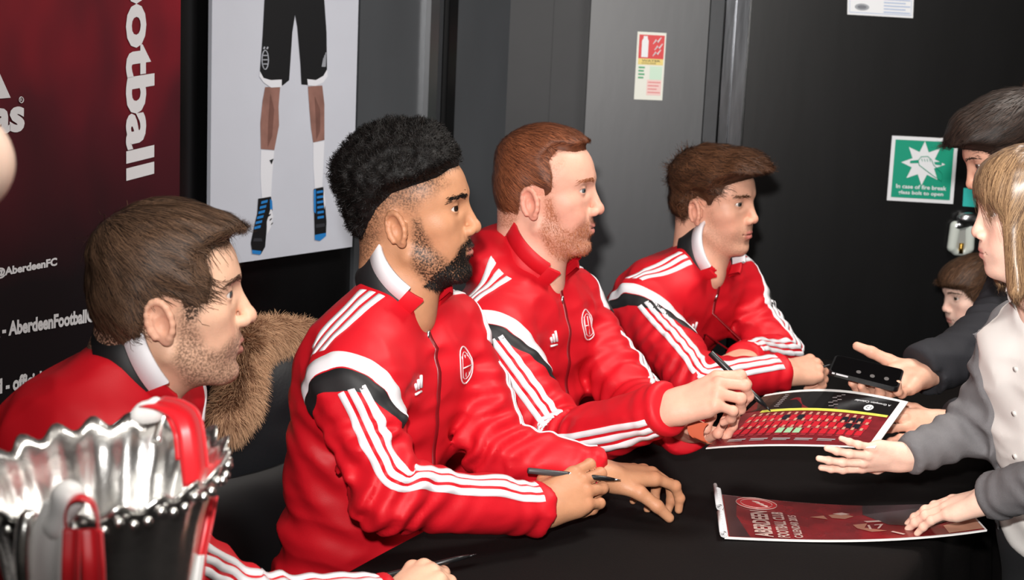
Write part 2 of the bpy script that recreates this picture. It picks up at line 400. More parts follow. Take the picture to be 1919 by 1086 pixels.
# white notice cut by the top of the frame
c = signp([(1590, -92), (1716, -86), (1711, 34), (1588, 27)], .003)
t = thing('notice', 'white printed notice with a grey oval stamp high on the black door', 'notice', c[3])
slab([c[3], c[2], c[1], c[0]], BN, .003).build('plate', white_m, t)
ov = [lerp4(c, .22 + .11 * math.cos(a), .87 + .055 * math.sin(a)) for a in np.linspace(0, 2 * math.pi, 24)[:-1]]
MB().poly([p + BN * .0006 for p in ov[::-1]]).build('oval_stamp', mat('stamp_grey', (150, 154, 160), .6), t)
o2 = [lerp4(c, .22 + .07 * math.cos(a), .87 + .03 * math.sin(a)) for a in np.linspace(0, 2 * math.pi, 24)[:-1]]
MB().poly([p + BN * .001 for p in o2[::-1]]).build('oval_centre', mat('stamp_dark', (110, 112, 120), .6), t)
for k in range(5): panel_uv(c, BN, (.55, .72 + .05 * k, .95 - .07 * (k % 2), .74 + .05 * k), .0008, 'print_line', mat('blue_print', (170, 186, 214), .6), t)
for r in ((.03, .03, .97, .04), (.03, .955, .97, .965), (.03, .03, .037, .965), (.963, .03, .97, .965)): panel_uv(c, BN, r, .0008, 'border_line', MATS['blue_print'], t)
# break-glass bolt housing
b0 = onpl(1800, 435, DO, BN); cl = mat('clear_plastic', (205, 212, 205), .15, spec=.7)
t = thing('bolt_housing', 'clear and chrome break-glass bolt housing on the black door', 'bolt', b0)
f = S().rc(b0 + A(-.022, -.015, .02), b0 + A(-.026, -.015, -.045), .016, .015, .006).rc(b0 + A(.022, -.015, .02), b0 + A(.026, -.015, -.045), .016, .015, .006).rc(b0 + A(-.012, -.012, -.058), b0 + A(.016, -.012, -.058), .012, .012, .01)
solid('glass_cover', f, .004, cl, t)
MB().tube([b0 + A(0, -.02, -.03), b0 + A(0, -.02, -.062)], .008, 10).build('brass_pin', mat('brass', (176, 140, 70), .3, metal=1), t, True)
MB().box(b0 + A(0, -.012, .0), (.012, 0, 0), (0, .01, 0), (0, 0, .06)).build('bolt_body', mat('grey_plastic', (150, 152, 148), .4), t)
f = S().el(b0 + A(.012, -.022, .045), (.034, .022, .02), k=.01).rc(b0 + A(-.02, -.02, .02), b0 + A(.03, -.02, .03), .012, .01, .01)
solid('chrome_handle', f, .004, chrome, t)
c = signp([(1806, 352), (1830, 353), (1828, 388), (1804, 386)], .002)
slab([c[3], c[2], c[1], c[0]], BN, .002).build('door_tag', mat('teal_tag', (40, 176, 168), .5), t)

# ================================================================== white board with printed legs
PN = WN
def pp(x, y, off=0.): return onpl(x, y, PO + PN * off, PN)
tl, bl = pp(397, 60), pp(393, 500); tr, br = pp(676, 60), pp(660, 462)
zt = pp(552, -24)[2]
bl0 = pp(393, 500); br0 = pp(660, 462); tl0 = A(pp(396, 250)[0], pp(396, 250)[1], zt); tr0 = A(br0[0], br0[1], zt)
tl0 = A(bl0[0], bl0[1], zt)
t = thing('display_board', 'white display board printed with footballer legs and blue laced boots', 'board', bl0)
slab([bl0, br0, tr0, tl0], PN, .012).build('board', mat('board_white', (206, 210, 222), .5, var=.02), t)
def dec(pts, name, m, off): return MB().poly([pp(x, y, off) for x, y in pts][::-1]).build(name, m, t)
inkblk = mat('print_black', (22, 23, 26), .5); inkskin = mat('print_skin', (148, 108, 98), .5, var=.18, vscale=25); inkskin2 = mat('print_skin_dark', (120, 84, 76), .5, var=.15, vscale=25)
inkwht = mat('print_white', (232, 234, 242), .5); inkblu = mat('print_blue', (40, 130, 205), .5); inkgrey = mat('print_grey', (176, 180, 190), .5)
dec([(497, -25), (606, -25), (612, 60), (613, 135), (606, 150), (588, 160), (565, 158), (563, 120), (557, 50), (553, 28), (548, 60), (542, 150), (530, 160), (508, 162), (492, 150), (487, 135), (492, 70)], 'printed_shorts', inkblk, .0012)
dec([(487, 133), (494, 146), (508, 150), (528, 149), (528, 163), (508, 164), (494, 154), (486, 143)], 'printed_hem', inkwht, .0018)
dec([(576, 148), (592, 150), (606, 142), (613, 130), (614, 143), (606, 154), (592, 161), (577, 160)], 'printed_hem', inkwht, .0018)
dec([(497, 163), (525, 163), (522, 200), (523, 235), (514, 281), (489, 279), (488, 230), (492, 190)], 'printed_leg', inkskin, .0012)
dec([(577, 162), (604, 160), (608, 195), (608, 262), (587, 267), (583, 240), (580, 205)], 'printed_leg', inkskin, .0012)
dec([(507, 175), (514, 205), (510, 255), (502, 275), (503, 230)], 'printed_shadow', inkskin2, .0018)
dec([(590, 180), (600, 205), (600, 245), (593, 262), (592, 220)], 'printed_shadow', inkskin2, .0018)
dec([(489, 281), (514, 282), (510, 330), (508, 372), (491, 372), (488, 330)], 'printed_sock', inkwht, .0012)
dec([(587, 267), (608, 264), (606, 310), (604, 350), (590, 353), (587, 310)], 'printed_sock', inkwht, .0012)
dec([(505, 300), (513, 297), (509, 308)], 'printed_sock_mark', inkblk, .0018)
dec([(484, 372), (508, 368), (511, 392), (500, 425), (497, 462), (489, 476), (473, 474), (470, 455), (476, 425), (482, 400)], 'printed_boot', inkblk, .0018)
dec([(508, 388), (512, 405), (508, 425), (500, 440), (500, 415)], 'printed_boot_side', inkwht, .0022)
dec([(588, 354), (606, 350), (609, 380), (612, 415), (611, 440), (600, 450), (590, 448), (589, 410)], 'printed_boot', inkblk, .0018)
for k in range(6):
    x = 496 - k * 2.6; y = 376 + k * 9.5; dec([(x - 6, y + 1), (x + 6, y - 2), (x + 5, y + 3), (x - 7, y + 6)], 'printed_lace', inkblu, .0026)
    x = 599.5 + k * .3; y = 357 + k * 9.5; dec([(x - 6, y + 1), (x + 6, y - 1), (x + 6, y + 3.5), (x - 6, y + 5.5)], 'printed_lace', inkblu, .0026)
dec([(506, 372), (510, 376), (511, 392), (506, 392)], 'printed_boot_side', inkblu, .0024); dec([(588, 356), (592, 354), (592, 400), (588, 396)], 'printed_boot_side', inkblu, .0024); dec([(607, 352), (610, 380), (608, 392), (606, 370)], 'printed_boot_side', inkwht, .0024)
dec([(476, 446), (490, 446), (492, 452), (474, 452)], 'printed_toe_cap', mat('print_charcoal', (52, 54, 60), .5), .0026); dec([(592, 420), (609, 418), (609, 424), (592, 427)], 'printed_toe_cap', MATS['print_charcoal'], .0026)
dec([(472, 468), (490, 470), (488, 477), (473, 475)], 'printed_sole', inkblu, .0026); dec([(590, 440), (611, 436), (611, 442), (600, 451), (590, 449)], 'printed_sole', inkblu, .0026)
for k in range(3): dec([(503 + k * 3, 402 + k * 8), (508 + k * 2, 400 + k * 8), (507 + k * 2, 403 + k * 8), (503 + k * 2, 406 + k * 8)], 'printed_stripe', inkblk, .003)
el_ = [(497 + 6 * math.cos(a), 112 + 18 * math.sin(a)) for a in np.linspace(0, 2 * math.pi, 18)[:-1]]
m = MB(); Lp = [pp(x, y, .0024) for x, y in el_]; m.tube(Lp + [Lp[0]], .0014, 5)
for yy in (104, 112, 120): m.tube([pp(493, yy, .0024), pp(501, yy, .0024)], .0016, 5)
for xx in (494, 500): m.tube([pp(xx, 92, .0024), pp(xx + 2, 88, .0024)], .002, 5)
m.build('printed_crest', inkgrey, t)
for k in range(3): dec([(603 + k * 2.6, 125), (605 + k * 2.6, 125), (607 + k * 2.2, 108 - k * 5), (606 + k * 2.0, 108 - k * 5)], 'printed_mark', inkgrey, .0024)

# ================================================================== red and black banner
bd = A(math.sin(math.radians(21)), math.cos(math.radians(21)), 0); BNN = A(bd[1], -bd[0], 0)
BaO = at(337, 300, 3.25)
def bp_(x, y, off=0.): return onpl(x, y, BaO + BNN * off, BNN)
def banner_mat():
    m = mat('banner_print', (60, 22, 30), .42, spec=.4)
    N = m.node_tree.nodes; Lk = m.node_tree.links; b = N['Principled BSDF']
    tc = N.new('ShaderNodeTexCoord'); t1 = N.new('ShaderNodeTexNoise'); t1.inputs['Scale'].default_value = 2.6; t1.inputs['Detail'].default_value = 2
    mp = N.new('ShaderNodeMapping'); mp.inputs['Location'].default_value = (3.1, 1.2, .35); mp.inputs['Scale'].default_value = (1.6, 1.6, .9)
    Lk.new(tc.outputs['Object'], mp.inputs[0]); Lk.new(mp.outputs[0], t1.inputs['Vector'])
    sp = N.new('ShaderNodeSeparateXYZ'); Lk.new(tc.outputs['Object'], sp.inputs[0])
    mr = N.new('ShaderNodeMapRange'); mr.inputs['From Min'].default_value = 1.02; mr.inputs['From Max'].default_value = 1.5; Lk.new(sp.outputs['Z'], mr.inputs['Value'])
    mu = N.new('ShaderNodeMath'); mu.operation = 'MULTIPLY'; Lk.new(mr.outputs[0], mu.inputs[0]); Lk.new(t1.outputs['Fac'], mu.inputs[1])
    r = N.new('ShaderNodeValToRGB'); e = r.color_ramp.elements
    e[0].position = .05; e[0].color = s2l((27, 23, 26)); e[1].position = .62; e[1].color = s2l((140, 30, 42))
    k = e.new(.36); k.color = s2l((84, 26, 36))
    Lk.new(mu.outputs[0], r.inputs[0]); Lk.new(r.outputs[0], b.inputs['Base Color'])
    return m
e0 = bp_(337, 300); far = A(e0[0], e0[1], 0); near = far - bd * .86
t = thing('pull_up_banner', 'tall red and black pull-up banner with white sponsor lettering', 'banner', far)
slab([near + ZU * .06, far + ZU * .06, far + ZU * 2.1, near + ZU * 2.1], BNN, .004).build('printed_sheet', banner_mat(), t)
MB().box((near + far) / 2 + ZU * .03, bd * .45, BNN * .06, ZU * .03).build('base', mat('banner_base', (120, 122, 125), .35, metal=.8), t)
MB().box((near + far) / 2 + ZU * 2.105, bd * .43, BNN * .008, ZU * .01).build('top_rail', MATS['banner_base'], t)
wt = mat('lettering_white', (232, 232, 236), .5)
def btext(s, x0, y0, x1, y1, xh, yh, name='lettering', bold=.02):
    o = bp_(x0, y0, .002); text(s, name, o, bp_(x1, y1, .002) - o, bp_(xh, yh, .002) - o, wt, t, bold)
btext('football', 236, -118, 236, 339, 291, -118 - 1, bold=.035)
btext('adidas', -150, 270, 46, 246, -150, 196, bold=.04)
btext('@AberdeenFC', -10, 524, 107, 501, -10, 503, bold=.045)
btext('FACEBOOK - AberdeenFootballClub', -122, 652, 198, 599, -122, 622, bold=.045)
btext('INSTAGRAM - official', -125, 763, 78, 722, -125, 732, bold=.045)
MB().poly([bp_(*q, .002) for q in ((20, 183), (-16, 186), (-58, 96), (-28, 76))]).build('logo_bar', wt, t)
MB().poly([bp_(*q, .002) for q in ((-28, 187), (-62, 190), (-88, 140), (-62, 122))]).build('logo_bar', wt, t)
MB().poly([bp_(*q, .002) for q in ((-72, 190), (-104, 193), (-116, 170), (-90, 155))]).build('logo_bar', wt, t)
rg = [bp_(40 + 4 * math.cos(a), 187 + 5.5 * math.sin(a), .002) for a in np.linspace(0, 2 * math.pi, 16)]
MB().tube(rg, .0009, 5).build('registered_ring', wt, t)
btext('R', 38.3, 190, 42, 189.4, 38.3, 184.4, bold=0)

# ================================================================== table under a black cloth
TZ = .762
td = A(.45, .893, 0); td /= np.linalg.norm(td); tn = A(td[1], -td[0], 0)
T0 = onz(690, 1048, TZ); T0 = T0 - tn * .0
tcen = T0 + tn * .375
TA, TB, TW = -1.55, 1.95, .375
cloth = mat('black_cloth', (15, 12, 12), .8, spec=.12, bump=.25, bscale=500, var=.12, vscale=4)
t = thing('trestle_table', 'long trestle table standing under the black cloth', 'table', A(tcen[0], tcen[1], 0) + td * .2)
MB().box(A(*(tcen + td * (TA + TB) / 2)) * A(1, 1, 0) + ZU * (TZ - .022), td * ((TB - TA) / 2 - .01), tn * (TW - .008), ZU * .015).build('table_top', mat('table_wood', (120, 90, 60), .6), t)
for a in (TA + .25, TB - .25):
    for s_ in (-1, 1):
        p = (tcen + td * a + tn * s_ * .3) * A(1, 1, 0); MB().tube([p, p + ZU * (TZ - .038)], .016, 8).build('leg', mat('leg_metal', (70, 70, 72), .4, metal=.8), t, True)
# cloth: top sheet with falls; short on the players' side, to the floor on the others
us = np.r_[np.linspace(TA, TB, 60)]; cols = [(-TW - .012, -.10), (-TW - .008, -.05), (-TW - .004, -.012), (-TW + .006, 0)] + [(x, 0) for x in np.linspace(-TW + .04, TW - .04, 14)] + [(TW - .006, 0), (TW + .004, -.012), (TW + .01, -.1), (TW + .02, -.3), (TW + .03, -.52), (TW + .035, -.735)]
G = np.zeros((len(us), len(cols), 3))
for i, u in enumerate(us):
    for j, (v, z) in enumerate(cols):
        fold = .016 * math.sin(u * 23 + .8 * math.sin(u * 5)) * min(1, -z * 3)
        if j < 4: fold *= .6
        G[i, j] = tcen * A(1, 1, 0) + td * u + tn * (v + (fold if v > 0 else -fold)) + ZU * (TZ + z + (.0015 * math.sin(u * 9 + v * 13) if z == 0 else 0))
cm = MB().grid(G)
for sgn, u in ((-1, TA), (1, TB)):
    E_ = np.zeros((5, len(cols) - 8, 3))
    for a, z in enumerate((0, -.015, -.2, -.45, -.735)):
        for j, (v, _) in enumerate(cols[4:-4]): E_[a, j] = tcen * A(1, 1, 0) + td * (u + sgn * (.0 if z == 0 else .008 + .012 * math.sin(v * 25) * -z)) + tn * v + ZU * (TZ + z)
    cm.grid(E_[:, ::sgn])
tag(cm.build('tablecloth', cloth, None, True, loc=A(tcen[0], tcen[1], 0)), 'black cloth covering the long signing table', 'tablecloth')

# ================================================================== people
SKIN = skin_mat()
def rotm(yaw, pit, rol):
    y, p, r = np.radians([yaw, pit, rol]); c, s = np.cos, np.sin
    return np.array([[c(y), -s(y), 0], [s(y), c(y), 0], [0, 0, 1]]) @ np.array([[c(p), 0, -s(p)], [0, 1, 0], [s(p), 0, c(p)]]) @ np.array([[1, 0, 0], [0, c(r), -s(r)], [0, s(r), c(r)]])
class Head:
    def __init__(h, px, py, d, s, yaw, pit, rol):
        h.o = at(px, py, d); h.s = s; h.R = rotm(yaw, pit, rol)
    def w(h, p): return h.o + h.s * (np.asarray(p, float) @ h.R.T)
    def l(h, P): return (P - h.o) @ h.R / h.s
def poly_sd(x, z, pts):
    """signed distance to a side-view outline, positive inside"""
    P = np.stack([x, z], 1); n = len(pts); d = np.full(len(P), 9.0); ins = np.zeros(len(P), bool)
    for i in range(n):
        a, b = A(*pts[i]), A(*pts[(i + 1) % n]); e = b - a; w_ = P - a; t = np.clip(w_ @ e / (e @ e), 0, 1)
        d = np.minimum(d, vl(w_ - t[:, None] * e))
        c = ((a[1] > z) != (b[1] > z)); xi = a[0] + (z - a[1]) / (e[1] if abs(e[1]) > 1e-9 else 1e-9) * e[0]; ins ^= c & (x < xi)
    return np.where(ins, d, -d)

def skull(b=.1): return (((.088 - b) / 2, 0, .043), ((.088 + b) / 2, .075, .086)), ((-b + .052, 0, .02), (.050, .064, .070)), ((.038, 0, .052), (.057, .064, .056))
def cranium(b=.1):
    q = skull(b); return S().el(*q[0], k=.02).el(*q[1], k=.03).el(*q[2], k=.03)
def face_sdf(H, q):
    """head with face, in world space. q: feature offsets"""
    f = S(); s, w_, R = H.s, H.w, H.R; g = q.get
    E = lambda c, r, k=.01, op=0, Q=None: f.el(w_(c), A(*r) * s, R if Q is None else R @ (Q / np.linalg.norm(Q[:, 0])), k * s, op)
    C = lambda a, b, ra, rb, k=.01, op=0: f.rc(w_(a), w_(b), ra * s, rb * s, k * s, op)
    jw, ch, nz, wd = g('jaw', 0), g('chin', 0), g('nose', 0), g('wide', 1)
    q_ = skull(g('back', .1)); E(*q_[0], .02); E(*q_[1], .03); E(*q_[2], .03)
    E((.032, 0, -.018), (.058, .058 * wd, .078), .03)
    E((.036, 0, -.062 - jw), (.052, .05 * wd, .036), .02)
    for y in (-1, 1):
        C((.000, y * .053 * wd, -.048 - jw), (.066 + ch, y * .02, -.088 - jw), .013, .013, .025)
        E((.054, y * .047 * wd, -.004), (.024, .017, .019), .02)
        E((.062, y * .034, -.036), (.022, .02, .024), .02)                     # cheek flesh
        C((.0875, y * .012, .0425), (.066, y * .048, .043), .0095, .008, .014)  # brow ridge
    E((.076 + ch, 0, -.089 - jw), (.0165, .02, .016), .014)
    E((.073, 0, -.044), (.0245, .029, .028), .016)
    # eyes
    for y in (-1, 1):
        E((.099, y * .035, .0215), (.020, .0185, .0125), .012, 1)
        E((.0735, y * .0325, .0225), (.0142, .0150, .0138), .005)
    # nose
    C((.086, 0, .036), (.1055 + nz * .7, 0, -.010), .0072, .0085, .010)
    E((.1065 + nz, 0, -.0165), (.0105, .0115, .0100), .007)
    for y in (-1, 1):
        E((.0975 + nz * .6, y * .0125, -.0205), (.0115, .0072, .0082), .005)
    for y in (-1, 1):
        E((.1035 + nz * .7, y * .0062, -.0285), (.0062, .0034, .0040), .002, 1)
    # mouth
    sm = g('smile', 0); op = g('open', 0); lk = g('lips', 1.); lx = (1 - lk) * .006
    for y in (-1, 1):
        C((.0845 - sm * .3, y * (.0225 + sm * .4), -.0515 + sm), (.0965 - lx, y * .004, -.0478), .0032 * lk, .0052 * lk, .004)
        C((.0845 - sm * .3, y * (.0215 + sm * .4), -.0530 + sm), (.0945 - lx, y * .004, -.0588 - op), .0034 * lk, .0066 * lk, .004)
        if sm: E((.066, y * .042, -.026), (.016, .012, .015), .014)
    E((.1055, 0, -.0528 - op * .5 + sm * .1), (.014, .021, .0014 + op * .6), .0018, 1)
    for y in (-1, 1): E((.087 - sm * .3, y * (.0225 + sm * .3), -.0522 + sm * .8), (.006, .004, .0018), .002, 1)
    E((.105, 0, -.0735), (.013, .02, .006), .008, 1)                            # fold under the lip
    # eye opening
    eo = g('eye', .0047)
    for y in (-1, 1): E((.0880, y * .0365, .0222), (.0120, .0160, eo), .0012, 1, rotm(y * 28, 0, 0))
    # ears
    for y in (-1, 1):
        et = (rotm(y * 24, 0, 0) @ rotm(0, 10, 0)) * .93; yy = .076; ec = A(-.010, y * (yy + .003), .001)
        E(ec, (.0165, .0052, .028), .004, 0, et)
        ring = []
        for a in np.radians(np.arange(-60, 235, 24)):
            ring.append(ec + et @ A(.0175 * math.cos(a), y * .0035, .0285 * math.sin(a)))
        for a, b in zip(ring[:-1], ring[1:]): C(a, b, .0042, .0042, .003)
        E(ec + et @ A(.004, y * .0065, -.004), (.0095, .0075, .0135), .003, 1, et); E(ec + et @ A(-.002, y * .007, .014), (.010, .0055, .007), .003, 1, et)
        E(ec + et @ A(.003, 0, -.027), (.0085, .0048, .0085), .005, 0, et)
        C(ec + A(.012, y * -.004, .004), ec + A(.013, y * -.003, -.01), .005, .0045, .004)
    return f

def skin_colours(H, P, q, tone):
    """vertex colours in the head's own frame"""
    p = H.l(P); x, y, z = p.T; ay = np.abs(y); base = np.array(s2l(tone)[:3]); c = np.tile(base, (len(P), 1))
    def blend(m, col, a): 
        nonlocal c
        m = (np.clip(m, 0, 1) * a)[:, None]; c = c * (1 - m) + np.array(s2l(col)[:3]) * m
    red = tuple(np.clip(A(*tone) * A(1.0, .80, .78), 0, 255)); rz = q.get('ruddy', .35)
    blend(np.exp(-((x - .068) / .03) ** 2 - ((ay - .045) / .02) ** 2 - ((z + .02) / .025) ** 2), red, rz)
    blend(np.exp(-((x - .115) / .02) ** 2 - (y / .014) ** 2 - ((z + .015) / .014) ** 2), red, rz)
    blend((ay > .072) * np.exp(-((x + .01) / .03) ** 2 - (z / .04) ** 2), red, rz * 1.2)
    sm, op = q.get('smile', 0), q.get('open', 0)
    zl = -.0525 + sm * np.clip(ay / .022, 0, 1)
    up = np.exp(-((z - zl - .0048) / .0042) ** 4); lw_ = np.exp(-((z - zl + .0052 + op) / .0058) ** 4)
    wm = sstep(.026, .018, ay) * (x > .078)
    blend(np.maximum(up * sstep(.024, .010, ay), lw_ * sstep(.022, .012, ay)) * wm, q.get('lip', (186, 108, 100)), .8)
    blend(np.exp(-((z - zl + op * .5) / (.0016 + op * .5)) ** 2) * wm, (96, 44, 42), .8)
    # lid line and crease
    for zc, wd_, a in ((.0222, .0062, .35), (.034, .002, .25)):
        blend(np.exp(-((ay - .034) / .016) ** 4 - ((z - zc) / wd_) ** 2) * (x > .06), tuple(A(*tone) * .62), a)
    blend((ay < .0112) * np.exp(-((z + .0285) / .0035) ** 2) * (x > .094) * (x < .112) * (ay > .002), tuple(A(*tone) * .45), .6)
    b = np.zeros(len(P))
    if 'beard' in q:
        for out, soft, amt in q['beard']:
            b = np.maximum(b, sstep(-soft, soft, poly_sd(x + .25 * np.maximum(ay - .04, 0) * 0, z, out)) * amt)
        lipm = np.exp(-((z - zl + .001) / .008) ** 4) * sstep(.024, .02, ay) * (x > .084); b *= 1 - lipm
    if 'fade' in q:
        for out, soft, amt in q['fade']: b = np.maximum(b, sstep(-soft, soft, poly_sd(x, z, out)) * amt * (ay > .03 if q.get('fade_side') else 1))
    return c, b

def strand_mesh(P0, dirs, lens, f, lift, rad, seg=4, jit=.25, off=0., droop=0., curl=0., q_in=-.006):
    """flat hairs that follow the surface f from roots P0 along dirs"""
    n = len(P0); P = P0.copy(); V = []; D = dirs / (np.linalg.norm(dirs, axis=1, keepdims=True) + 1e-9)
    ph = RNG.random(n) * 6.28; side = None
    for i in range(seg + 1):
        g = grad(f, P, .002); T = D - (D * g).sum(1, keepdims=True) * g * .85; T /= np.linalg.norm(T, axis=1, keepdims=True) + 1e-9
        s_ = np.cross(T, g); s_ /= np.linalg.norm(s_, axis=1, keepdims=True) + 1e-9
        wv = rad * (1 - .75 * i / seg); pos = P + s_ * (curl * np.sin(ph + i * 2.2))[:, None] + g * (curl * np.cos(ph + i * 2.2))[:, None]
        V += [pos - s_ * wv[:, None], pos + s_ * wv[:, None]]
        if i < seg:
            P = P + T * (lens / seg)[:, None] + RNG.normal(0, 1, (n, 3)) * (lens / seg)[:, None] * jit * .3
            tgt = off + lift * (i + 1) / seg; d = f(P); P = P + g * (np.clip(tgt - d, q_in, .006) * .8)[:, None]
            if droop: P[:, 2] -= droop * (i + 1)
    V = np.stack(V, 1).reshape(-1, 3); k = 2 * (seg + 1); b = np.arange(n)[:, None] * k
    Q = np.concatenate([b + np.array([2 * i, 2 * i + 1, 2 * i + 3, 2 * i + 2]) for i in range(seg)])
    return V, Q, np.repeat(RNG.random(n), k)
def hair_mat(name, dark, light, rough=.56, spec=.32):
    m = mat(name, light, rough, spec=spec); N = m.node_tree.nodes; Lk = m.node_tree.links
    a = N.new('ShaderNodeAttribute'); a.attribute_name = 'tone'
    r = N.new('ShaderNodeValToRGB'); r.color_ramp.elements[0].color = s2l(dark); r.color_ramp.elements[1].color = s2l(light)
    Lk.new(a.outputs['Fac'], r.inputs[0]); Lk.new(r.outputs[0], N['Principled BSDF'].inputs['Base Color'])
    return m
def make_hair(H, q, parent, h=.004):
    """hair mass grown from the skull, plus combed strands over it; built in head space"""
    cr = cranium(q.get('back', .1)); region, thick, flow = q['region'], q['thick'], q['flow']
    extra = q.get('extra'); rough_ = q.get('rough', .0012)
    def f(p):
        e = poly_sd(p[:, 0], p[:, 2], region); d = cr(p)
        th = np.maximum(thick(p) * sstep(-.001, q.get('soft', .012), e), .0016 * sstep(-.001, .003, e)) - .004 * sstep(.001, -.004, e)
        r = d - th - rough_ * noise(p @ q.get('groove', np.diag([60, 150, 60.])) + 5) * sstep(0, .01, e)
        if extra is not None:
            ex = extra(p); k = .012; hh = np.clip(.5 + .5 * (r - ex) / k, 0, 1); r = r * (1 - hh) + ex * hh - k * hh * (1 - hh)
        return r
    lo, hi = A(-.17, -.14, -.1), A(.15, .14, .20)
    if 'box' in q: lo, hi = q['box']
    V, Q = mesh_sdf(f, lo, hi, h, 1)
    vis = poly_sd(V[:, 0], V[:, 2], region) > -.004 if extra is None else (poly_sd(V[:, 0], V[:, 2], region) > -.004) | (extra(V) < .004)
    keep = vis[Q].all(1); Q = Q[keep]
    n = q.get('n', 5000); rt = np.nonzero(poly_sd(V[Q[:, 0], 0], V[Q[:, 0], 2], region) > .007)[0] if extra is None else np.arange(len(Q)); fi = rt[RNG.integers(0, len(rt), n)]; wts = RNG.dirichlet((1, 1, 1, 1), n)[..., None]
    P0 = (V[Q[fi]] * wts).sum(1); D = flow(P0) + RNG.normal(0, q.get('messy', .18), (n, 3))
    ln = q.get('len', .03) * (.6 + .8 * RNG.random(n)) * (q['lenf'](P0) if 'lenf' in q else 1)
    lf = q['liftf'](P0) if 'liftf' in q else q.get('lift', .003)
    SV, SQ, tone = strand_mesh(P0 - grad(f, P0) * .001, D, ln, f, lf, np.full(n, q.get('rad', .0007)), q.get('seg', 4), q.get('jit', .25), curl=q.get('curl', 0.), q_in=q.get('pull', -.006))
    used = np.unique(Q); mp = np.full(len(V), -1); mp[used] = np.arange(len(used)); V2 = V[used]; Q = mp[Q]
    t0 = np.clip(.32 + .3 * noise(V2 @ q.get('groove', np.diag([60, 150, 60.])) * 1.6), 0, 1) * .8
    fade = q.get('tint'); tn_ = np.concatenate([t0, tone])
    AV = np.concatenate([V2, SV]); AQ = np.concatenate([Q, SQ + len(V2)])
    if fade is not None: tn_ = np.clip(tn_ + fade(AV), 0, 1)
    return obj('hair', H.w(AV), AQ, q['mat'], parent, True, {'tone': tn_})

def make_eyes(H, parent, q):
    m = MATS.get('eye')
    if not m:
        m = mat('eye', (235, 230, 226), .12, spec=.6, attr='Col')
    for y in (-1, 1):
        c = A(.0745, y * .0325, .0225); r = .0125; n = 18; V = []; Fs = []; K = []
        look = nrm(A(1, y * .25 + q.get('gaze', 0), q.get('gazez', 0))); xx = nrm(np.cross((0, 0, 1), look)); yy = np.cross(look, xx)
        rings = [0, .12, .2, .24, .42, .57, .62, .9, 1.3, 1.8, 2.5]
        for i, a in enumerate(rings):
            for j in range(n):
                t = 2 * math.pi * j / n; V.append(c + r * (math.cos(a) * look + math.sin(a) * (math.cos(t) * xx + math.sin(t) * yy)))
                K.append(s2l((10, 8, 8))[:3] if a < .22 else (s2l(q.get('iris', (92, 70, 48)))[:3] if a < .6 else s2l((205, 194, 188))[:3]))
        for i in range(len(rings) - 1): Fs += [(i * n + j, i * n + (j + 1) % n, (i + 1) * n + (j + 1) % n, (i + 1) * n + j) for j in range(n)]
        obj('eye', H.w(np.array(V)), np.array(Fs), m, parent, True, {'Col': np.array(K)})
def make_brows(H, f, parent, q):
    hm = q['brow_mat']
    for y in (-1, 1):
        n = q.get('brow_n', 170); t = RNG.random(n); zz = .0405 + .0045 * np.sin(t * 2.4) - .001 * t + q.get('brow_z', 0)
        P = np.stack([.094 - .028 * t ** 2, y * (.012 + .036 * t), zz + RNG.normal(0, q.get('brow_w', .0017), n) * (1 - .5 * t)], 1)
        W_ = H.w(P)
        for _ in range(6): W_ = W_ - (f(W_) - .0006)[:, None] * grad(f, W_) * .9
        D = np.stack([-.5 * t, y * np.ones(n), .35 - .7 * t], 1) @ H.R.T
        V, Q, tn_ = strand_mesh(W_, D, np.full(n, .0065) * H.s, f, .0008, np.full(n, .0005), 2, .2, off=.0004)
        obj('eyebrow', V, Q, hm, parent, True, {'tone': tn_})

